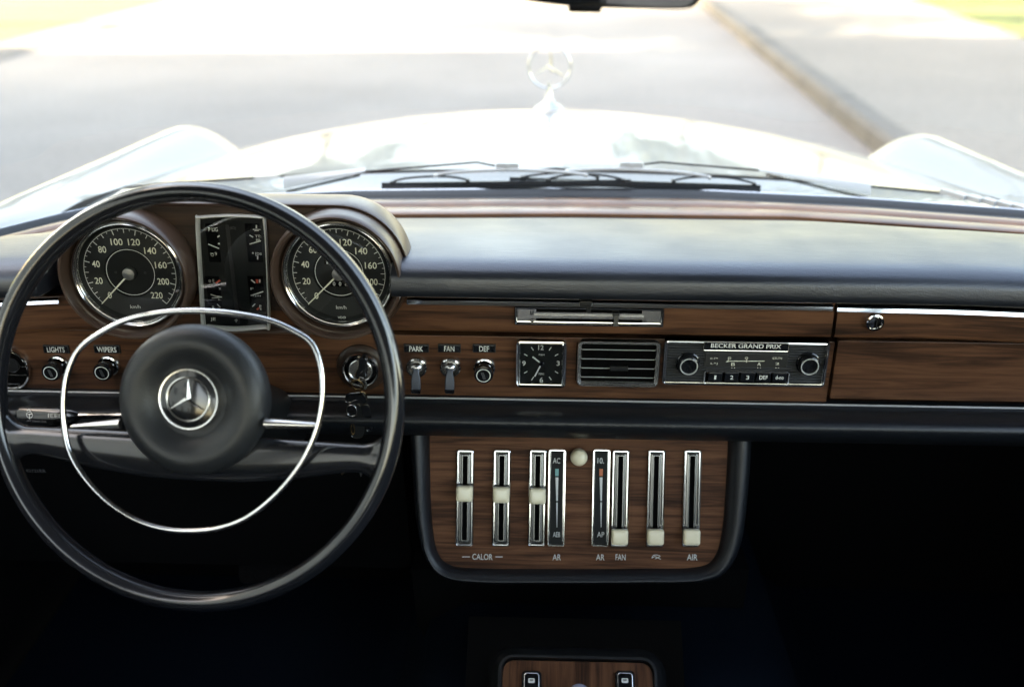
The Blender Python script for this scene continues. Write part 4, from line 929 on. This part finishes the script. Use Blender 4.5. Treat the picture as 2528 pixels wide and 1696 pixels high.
# horn ring
HP = [(480, 768), (400, 772), (320, 788), (252, 820), (196, 862), (168, 920), (157, 985), (158, 1050), (172, 1115), (206, 1175), (262, 1235), (330, 1280), (400, 1304), (470, 1310), (540, 1303), (610, 1277), (680, 1222), (738, 1152), (775, 1080), (793, 1010), (796, 950), (789, 895), (770, 850), (735, 823), (665, 792), (570, 774)]
ring3 = catmull([(*WH.px(u_, v_, .016), .016) for u_, v_ in HP], 6, True)
MB(WH).tube(ring3, .0029, 12, closed=True, sq=1.0).build('horn_ring', M_chrome, st_, smooth=60)
for (u0, v0, u1, v1, u2, v2, u3, v3), lab in (((298, 1033, 182, 1047, 178, 1056, 298, 1058), 'left'), ((655, 1032, 790, 1043, 792, 1056, 655, 1058), 'right')):
    q = MB(WH); A_, B_, C_, D_ = [Vector(WH.P(a, b, .012)) for a, b in ((u0, v0), (u1, v1), (u2, v2), (u3, v3))]
    sgn = -1 if lab == 'left' else 1
    def hs(a_, b_, th): return [a_ + (b_ - a_) * (.5 - .5 * math.cos(math.pi * k / 8)) + Vector((0, 0, th * math.sin(math.pi * k / 8))) for k in range(9)] + [b_ + Vector((0, 0, -.004)), a_ + Vector((0, 0, -.004))]
    q.loft([hs(A_, D_, .006), hs(B_, C_, .005)], cap0=True, cap1=True)
    q.build('horn_ring_spoke', M_chromes, st_, smooth=50)
# column behind the wheel
cl2 = thing('steering_column', 'black steering column behind the wheel hub', 'steering column', WH)
wc = WH.at((HC.x, HC.y, -.03)); KF = Frame(wc, WH.x, (0, math.sin(R(34)), math.cos(R(34)))); MB(KF).lathe([(.030, .0), (.032, -.01), (.034, -.06), (.036, -.30)], 48).build('shroud', M_satin, cl2)
# stalk
sf = Frame(WH.at((0, 0, -.075)), WH.x, WH.y); S2 = sf.P
sk = thing('indicator_stalk', 'black indicator stalk with chrome rod left of the hub', 'stalk', Frame(sf.at(S2(120, 1030)), WH.x, WH.y))
q = MB(sf); secs = []
c0_ = [(44, 1030, 20), (46, 1031, 25), (52, 1031, 28), (120, 1032, 27), (165, 1031, 23), (185, 1029, 16), (198, 1027, 8)]
for u_, v_, hh in c0_:
    p = Vector(S2(u_, v_)); h2 = hh / 2260; secs.append([(p.x, p.y + h2 * math.copysign(abs(math.sin(a)) ** .8, math.sin(a)), h2 * .55 * math.cos(a)) for a in [2 * math.pi * k / 20 for k in range(20)]])
q.loft(secs, cap0=True, cap1=True).build('grip', M_gloss, sk, smooth=50)
MB(sf).tube([S2(196, 1026), S2(300, 1026), S2(430, 1026)], .0029, 10).build('rod', M_chrome, sk)
q = MB(sf); zz = 27 / 2260 * .55 + .0004; q.mat(M_white)
q.arc(7.5 / 2260, .0006, 0, 6.28, zz, 24, *sf.px(73, 1024, zz)); q.arc(4 / 2260, .0007, 0, 3.14, zz, 16, *sf.px(71, 1015, zz)); q.pxs(66, 1022, 80, 1022, 1.5, zz); q.pxs(73, 1022, 73, 1034, 2, zz)
q.pxt('IEELI', 138, 1026, 38, 9, zz, .02); q.mat(M_grey).pxt('APT XNMIC TNA', 90, 1040, 48, 4, zz, 0); q.build('stalk_markings', None, sk)

# ================================================================== CENTRE CONSOLE
CF = Frame(onY(1432, 1240, 1.045), (1, 0, 0), (0, math.sin(R(20)), math.cos(R(20))))
con = thing('centre_console', 'black padded centre console with walnut panel below the dashboard', 'console', CF)
inner = [(1060, 1050), (1062, 1180), (1067, 1291), (1081, 1364), (1117, 1396), (1201, 1403), (1330, 1404), (1450, 1404), (1580, 1403), (1716, 1400), (1764, 1374), (1784, 1300), (1793, 1180), (1799, 1050)]
outer = [(1010, 1050), (1018, 1180), (1028, 1291), (1052, 1378), (1098, 1424), (1190, 1438), (1330, 1439), (1450, 1439), (1580, 1438), (1724, 1434), (1790, 1412), (1830, 1340), (1849, 1200), (1858, 1050)]
I_ = catmull([(*CF.px(*p), 0) for p in inner], 5); O_ = catmull([(*CF.px(*p, .0), 0) for p in outer], 5)
secs = []
for a_, b_ in zip(I_, O_):
    d_ = b_ - a_; s2 = [a_ + Vector((0, 0, -.012)), a_ + Vector((0, 0, -.001))]
    for t_, hz in ((.10, .006), (.25, .012), (.45, .0165), (.65, .017), (.82, .013), (.95, .004), (1.0, -.006)): s2.append(a_ + d_ * t_ + Vector((0, 0, hz)))
    s2.append(a_ + d_ * .98 + Vector((0, 0, -.06))); s2.append(a_ + d_ * .7 + Vector((0, 0, -.14))); secs.append(s2)
MB(CF).loft(secs, closed_sec=False).build('padded_frame', M_leather, con, smooth=60)
po = [(p.x, p.y) for p in I_]; wp = MB(CF); wp.stack([(po, -.010), (po, 0)]); wp.build('wood_panel', M_woodp, con)
q = MB(CF); q.mat(M_white); z = .0006
q.pxt('CALOR', 1191, 1374, 51, 14, z, .004, 2040); q.pxs(1141, 1374, 1160, 1374, 2, z); q.pxs(1223, 1374, 1241, 1374, 2, z)
q.pxt('AR', 1374.5, 1375, 21, 14, z, .004, 2040); q.pxt('AR', 1482, 1375, 21, 14, z, .004, 2040); q.pxt('FAN', 1532, 1375, 25, 14, z, .004, 2040); q.pxt('AIR', 1709, 1375, 26, 14, z, .004, 2040)
for a_, b_ in (((1609, 1377), (1617, 1373)), ((1617, 1373), (1624, 1376)), ((1613, 1370), (1622, 1369)), ((1622, 1369), (1630, 1372)), ((1624, 1376), (1631, 1380)), ((1613, 1370), (1609, 1377)), ((1617, 1379), (1630, 1373))): q.pxs(*a_, *b_, 1.4, z)
q.build('lettering', None, con)
SC_ = 2045.
def slide(u0, u1, v0, v1, kv, label, first=None):
    uc = (u0 + u1) / 2; fr_ = Frame(CF.at(CF.P(uc, (v0 + v1) / 2)), CF.x, CF.y)
    W_, H_ = .0218, .1208
    ky = fr_.px(uc, kv, .006).y
    if first is not None:
        def ed(c):
            if c.name.startswith('knob'): c.location.y += ky - first[1]
        return dup(first[0], fr_, label, ed), ky
    t = thing('slide_control', label, 'slider', fr_, group='chrome slide controls on the walnut console')
    MB(fr_).rframe(0, 0, W_, H_, .0035, [(0, 0), (0, .0030), (.0003, .0038), (.0009, .0042), (.0015, .0038), (.0020, .0026), (.0026, .0026), (.0031, .0036), (.0036, .0038), (.0042, .0034), (.0047, .0020), (.0050, .0018)]).build('chrome_frame', M_chrome, t)
    MB(fr_).rframe(0, 0, W_ - .0098, H_ - .0098, .002, [(0, .0020), (.0016, .0024), (.0022, .0034), (.0028, .0034), (.0030, .0015)]).build('inner_plate', M_slat, t)
    MB(fr_).rbox(0, 0, .0074, H_ - .0150, .0004, .0016, .001).build('slot', M_void, t)
    q = MB(fr_); q.stack([(rr(.010, .010, .003, 5, 0, ky), .002), (rr(.0125, .013, .003, 5, 0, ky), .006), (rr(.0200, .0190, .0028, 5, 0, ky), .0066), (rr(.0206, .0196, .003, 5, 0, ky), .0085), (rr(.0204, .0194, .0032, 5, 0, ky), .0125), (rr(.0196, .0186, .0034, 5, 0, ky), .0145), (rr(.0176, .0166, .0030, 5, 0, ky), .0157), (rr(.012, .011, .002, 5, 0, ky), .0161)])
    q.build('knob', M_cream, t, smooth=60); return t, ky
first = slide(1125, 1171, 1106, 1350, 1216, 'leftmost slide control, cream knob halfway, above the left end of CALOR')
slide(1215, 1261, 1106, 1350, 1219, 'slide control with cream knob halfway, above the right end of CALOR', first)
slide(1304, 1349, 1106, 1350, 1222, 'slide control with cream knob halfway, left of the teal marked scale', first)
slide(1507, 1553, 1107, 1351, 1323, 'slide control with cream knob at the bottom, above the word FAN', first)
slide(1594.5, 1641, 1107, 1351, 1323, 'slide control with cream knob at the bottom, above the wavy symbol', first)
slide(1683, 1730, 1107, 1351, 1323, 'rightmost slide control, cream knob at the bottom, above the word AIR', first)
def scale(u0, u1, label, top, bot, m, tw):
    uc = (u0 + u1) / 2; fr_ = Frame(CF.at(CF.P(uc, 1228)), CF.x, CF.y); t = thing('scale_strip', label, 'scale', fr_, group='black scales beside the sliders')
    MB(fr_).rframe(0, 0, .0216, .1208, .0035, [(0, 0), (0, .0030), (.0006, .0040), (.0016, .0040), (.0022, .0030), (.0030, .0024), (.0034, .0018)]).build('chrome_frame', M_chrome, t)
    MB(fr_).rbox(0, 0, .0160, .1150, .0002, .0016, .001).build('black_strip', M_dial, t)
    q = MB(fr_); z = .0020; q.mat(M_white).pxt(top, uc, 1137, tw, 13, z, .004, SC_); q.pxt(bot, uc, 1319, 18, 12, z, .004, SC_)
    a = fr_.px(uc + 1, 1178, z); b = fr_.px(uc + 1, 1236, z); q.stroke(a, b, .0036, z, .0018); a = fr_.px(uc + 1, 1240, z); b = fr_.px(uc + 1, 1301, z); q.stroke(a, b, .0018, z, .0005)
    p = fr_.px(uc + 1, 1166, z); q.mat(m).stroke((p.x, p.y + .0044), (p.x, p.y - .0044), .0042, z); q.build('scale_markings', None, t)
scale(1352, 1396, 'black scale strip with teal mark, left of the round cream knob', 'AC', 'AEB', M_teal, 18)
scale(1461, 1505, 'black scale strip with orange mark, right of the round cream knob', '10.', 'AP', M_orange, 16)
fr_ = Frame(CF.at(CF.P(1428, 1124)), CF.x, CF.y); t = thing('round_pull_knob', 'round cream knob at the top of the console between two scale strips', 'knob', fr_)
MB(fr_).lathe([(.0100, 0), (.0102, .003), (.0096, .0045), (.0088, .0048)], 36).build('chrome_collar', M_chrome, t)
MB(fr_).lathe([(.006, .003), (.0090, .006), (.0103, .010), (.0104, .014), (.0096, .0185), (.0075, .0215), (.004, .023), (.00001, .0233)], 36).build('knob', M_cream, t, smooth=60)
# lower console body
lf = FY(1430, 1500, 1.11)
o2 = [(1015, 1405), (1850, 1405), (1835, 1500), (1800, 1570), (1760, 1640), (1700, 1700), (1120, 1700), (1065, 1610), (1030, 1540)]
o2 = [tuple(lf.px(*p)) for p in o2]
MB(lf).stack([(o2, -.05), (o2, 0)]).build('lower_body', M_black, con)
for u_, v_ in ((1100, 1598), (1734, 1602)): p = lf.px(u_, v_); MB(lf).lathe([(.0032, 0), (.0030, .0015), (.0018, .0024), (.00001, .0027)], 16, p.x, p.y).build('screw', M_chrome, con)
# tunnel console with switches
TF = Frame(onY(1427, 1690, .93), (1, 0, 0), (0, .8, .6))
tn = thing('tunnel_console', 'low black console with walnut insert between the seats', 'console', TF)
wt = TF.px(1240, 1690); wt2 = TF.px(1612, 1690); WW = wt2.x - wt.x; yt = TF.px(1427, 1632).y; Hh = .30
MB(TF).rbox((wt.x + wt2.x) / 2, yt - Hh / 2, WW, Hh, -.01, 0, .014).build('wood_insert', M_woodv, tn)
MB(TF).rframe((wt.x + wt2.x) / 2, yt - Hh / 2 + .001, WW + .012, Hh + .012, .019, [(-.02, -.06), (-.012, -.012), (-.004, -.002), (.001, .003), (.004, .0032), (.0055, .001), (.006, -.004)]).build('black_surround', M_satin, tn)
MB(TF).box((wt.x - .045, yt - Hh - .05, -.2), (wt2.x + .04, yt + .055, -.013)).build('casing', M_void, tn)
def wsw(u, label, icon, first=None):
    f2 = Frame(TF.at(TF.P(u, 1700)), TF.x, TF.y)
    if first: return dup(first, f2, label)
    t = thing('window_switch', label, 'switch', f2, group='rocker switches on the tunnel console')
    ytop = f2.px(u, 1656).y; hh = .06; W_ = 48 / 2010.; cy_ = ytop - hh / 2
    MB(f2).rframe(0, cy_, W_, hh, .005, [(0, 0), (0, .003), (.001, .0045), (.002, .0045), (.003, .003), (.0035, .001)]).build('bezel', M_gloss, t)
    MB(f2).rframe(0, cy_, W_ - .005, hh - .005, .004, [(0, .003), (.0004, .0048), (.0010, .0050), (.0014, .004)]).build('chrome_edge', M_chromes, t)
    MB(f2).rbox(0, cy_, W_ - .008, hh - .008, .001, .0035, .003).build('rocker', M_gloss, t)
    q = MB(f2); p = f2.px(u, 1679, .0038); q.mat(M_white).stack([(rr(.0080, .0055, .0015, 3, p.x, p.y), .0036), (rr(.0079, .0054, .0015, 3, p.x, p.y), .0038)]); q.mat(M_void).stroke((p.x - .002, p.y + .0006), (p.x + .002, p.y + .0006), .0012, .0041); q.build('icon', None, t)
    return t
f1 = wsw(1312, 'rocker switch with white icon on the left of the walnut insert', 0)
wsw(1543, 'rocker switch with white icon on the right of the walnut insert', 1, f1)
gf = Frame(TF.at(TF.P(1430, 1718, .05)), (1, 0, 0), (0, 1, 0)); gk = thing('gear_lever', 'gear lever with pale round knob just entering at the bottom edge', 'gear lever', Frame(TF.at(TF.P(1430, 1718, .0)), (1, 0, 0), (0, 1, 0)))
c_ = gf.o; q = MB(); n = 20
q.loft([[(c_.x + .014 * math.sin(math.pi * i / n) * math.cos(2 * math.pi * k / 24), c_.y + .014 * math.sin(math.pi * i / n) * math.sin(2 * math.pi * k / 24), c_.z + .014 * math.cos(math.pi * i / n)) for k in range(24)] for i in range(n + 1)]).build('knob', mat('lilac grey plastic', (.30, .32, .42), .15, coat=.5), gk)
MB().tube([c_, c_ + Vector((0, -.01, -.12))], .005, 8).build('lever_rod', M_chromes, gk)
# floor and pedal
q = MB(); secs = []
for y in [-.2 + 1.62 * k / 12 for k in range(13)]:
    secs.append([(-.82, y, .27), (-.26, y, .27), (-.22, y, .30), (-.17, y, .44), (-.12, y, .47), (.26, y, .47), (.31, y, .44), (.36, y, .30), (.40, y, .27), (.82, y, .27)])
q.loft(secs, closed_sec=False).build('floor', M_carpet, kind='structure', label='dark blue carpet on the car floor', smooth=40)
pf = Frame(onY(655, 1395, 1.16), (1, 0, 0), (0, .5, .86)); t = thing('brake_pedal', 'black rubber brake pedal in the dark footwell below the wheel', 'pedal', pf)
q = MB(pf); q.rbox(0, 0, .075, .05, -.01, 0, .008)
for i in range(6):
    for j in range(4): q.rbox(-.030 + i * .012, -.018 + j * .012, .007, .007, 0, .0025, .002)
q.build('rubber_pad', M_black, t); MB(pf).tube([(0, 0, -.01), (0, .10, -.08), (0, .25, -.10)], .006, 8).build('pedal_arm', M_black, t)
# front seats beside and below the camera
def seat(cx, label):
    t = thing('front_seat', label, 'seat', (cx, .1, .27), group='front seats either side of the camera'); q = MB()
    f2 = Frame((cx, .22, .42), (1, 0, 0), (0, 1, 0)); q = MB(f2); q.stack([(rr(.50, .50, .08), -.12), (rr(.52, .52, .09), -.05), (rr(.52, .52, .09), .05), (rr(.48, .48, .08), .09), (rr(.38, .38, .06), .105)]); q.build('cushion', M_leather, t)
    f3 = Frame((cx, -.14, .70), (-1, 0, 0), (0, -.25, 1)); q = MB(f3); q.stack([(rr(.48, .40, .08), -.07), (rr(.52, .44, .10), -.02), (rr(.52, .44, .10), .05), (rr(.46, .38, .08), .08)]); q.build('backrest', M_leather, t)
seat(-.42, 'black leather driver seat behind the steering wheel'); seat(.46, 'black leather passenger seat')
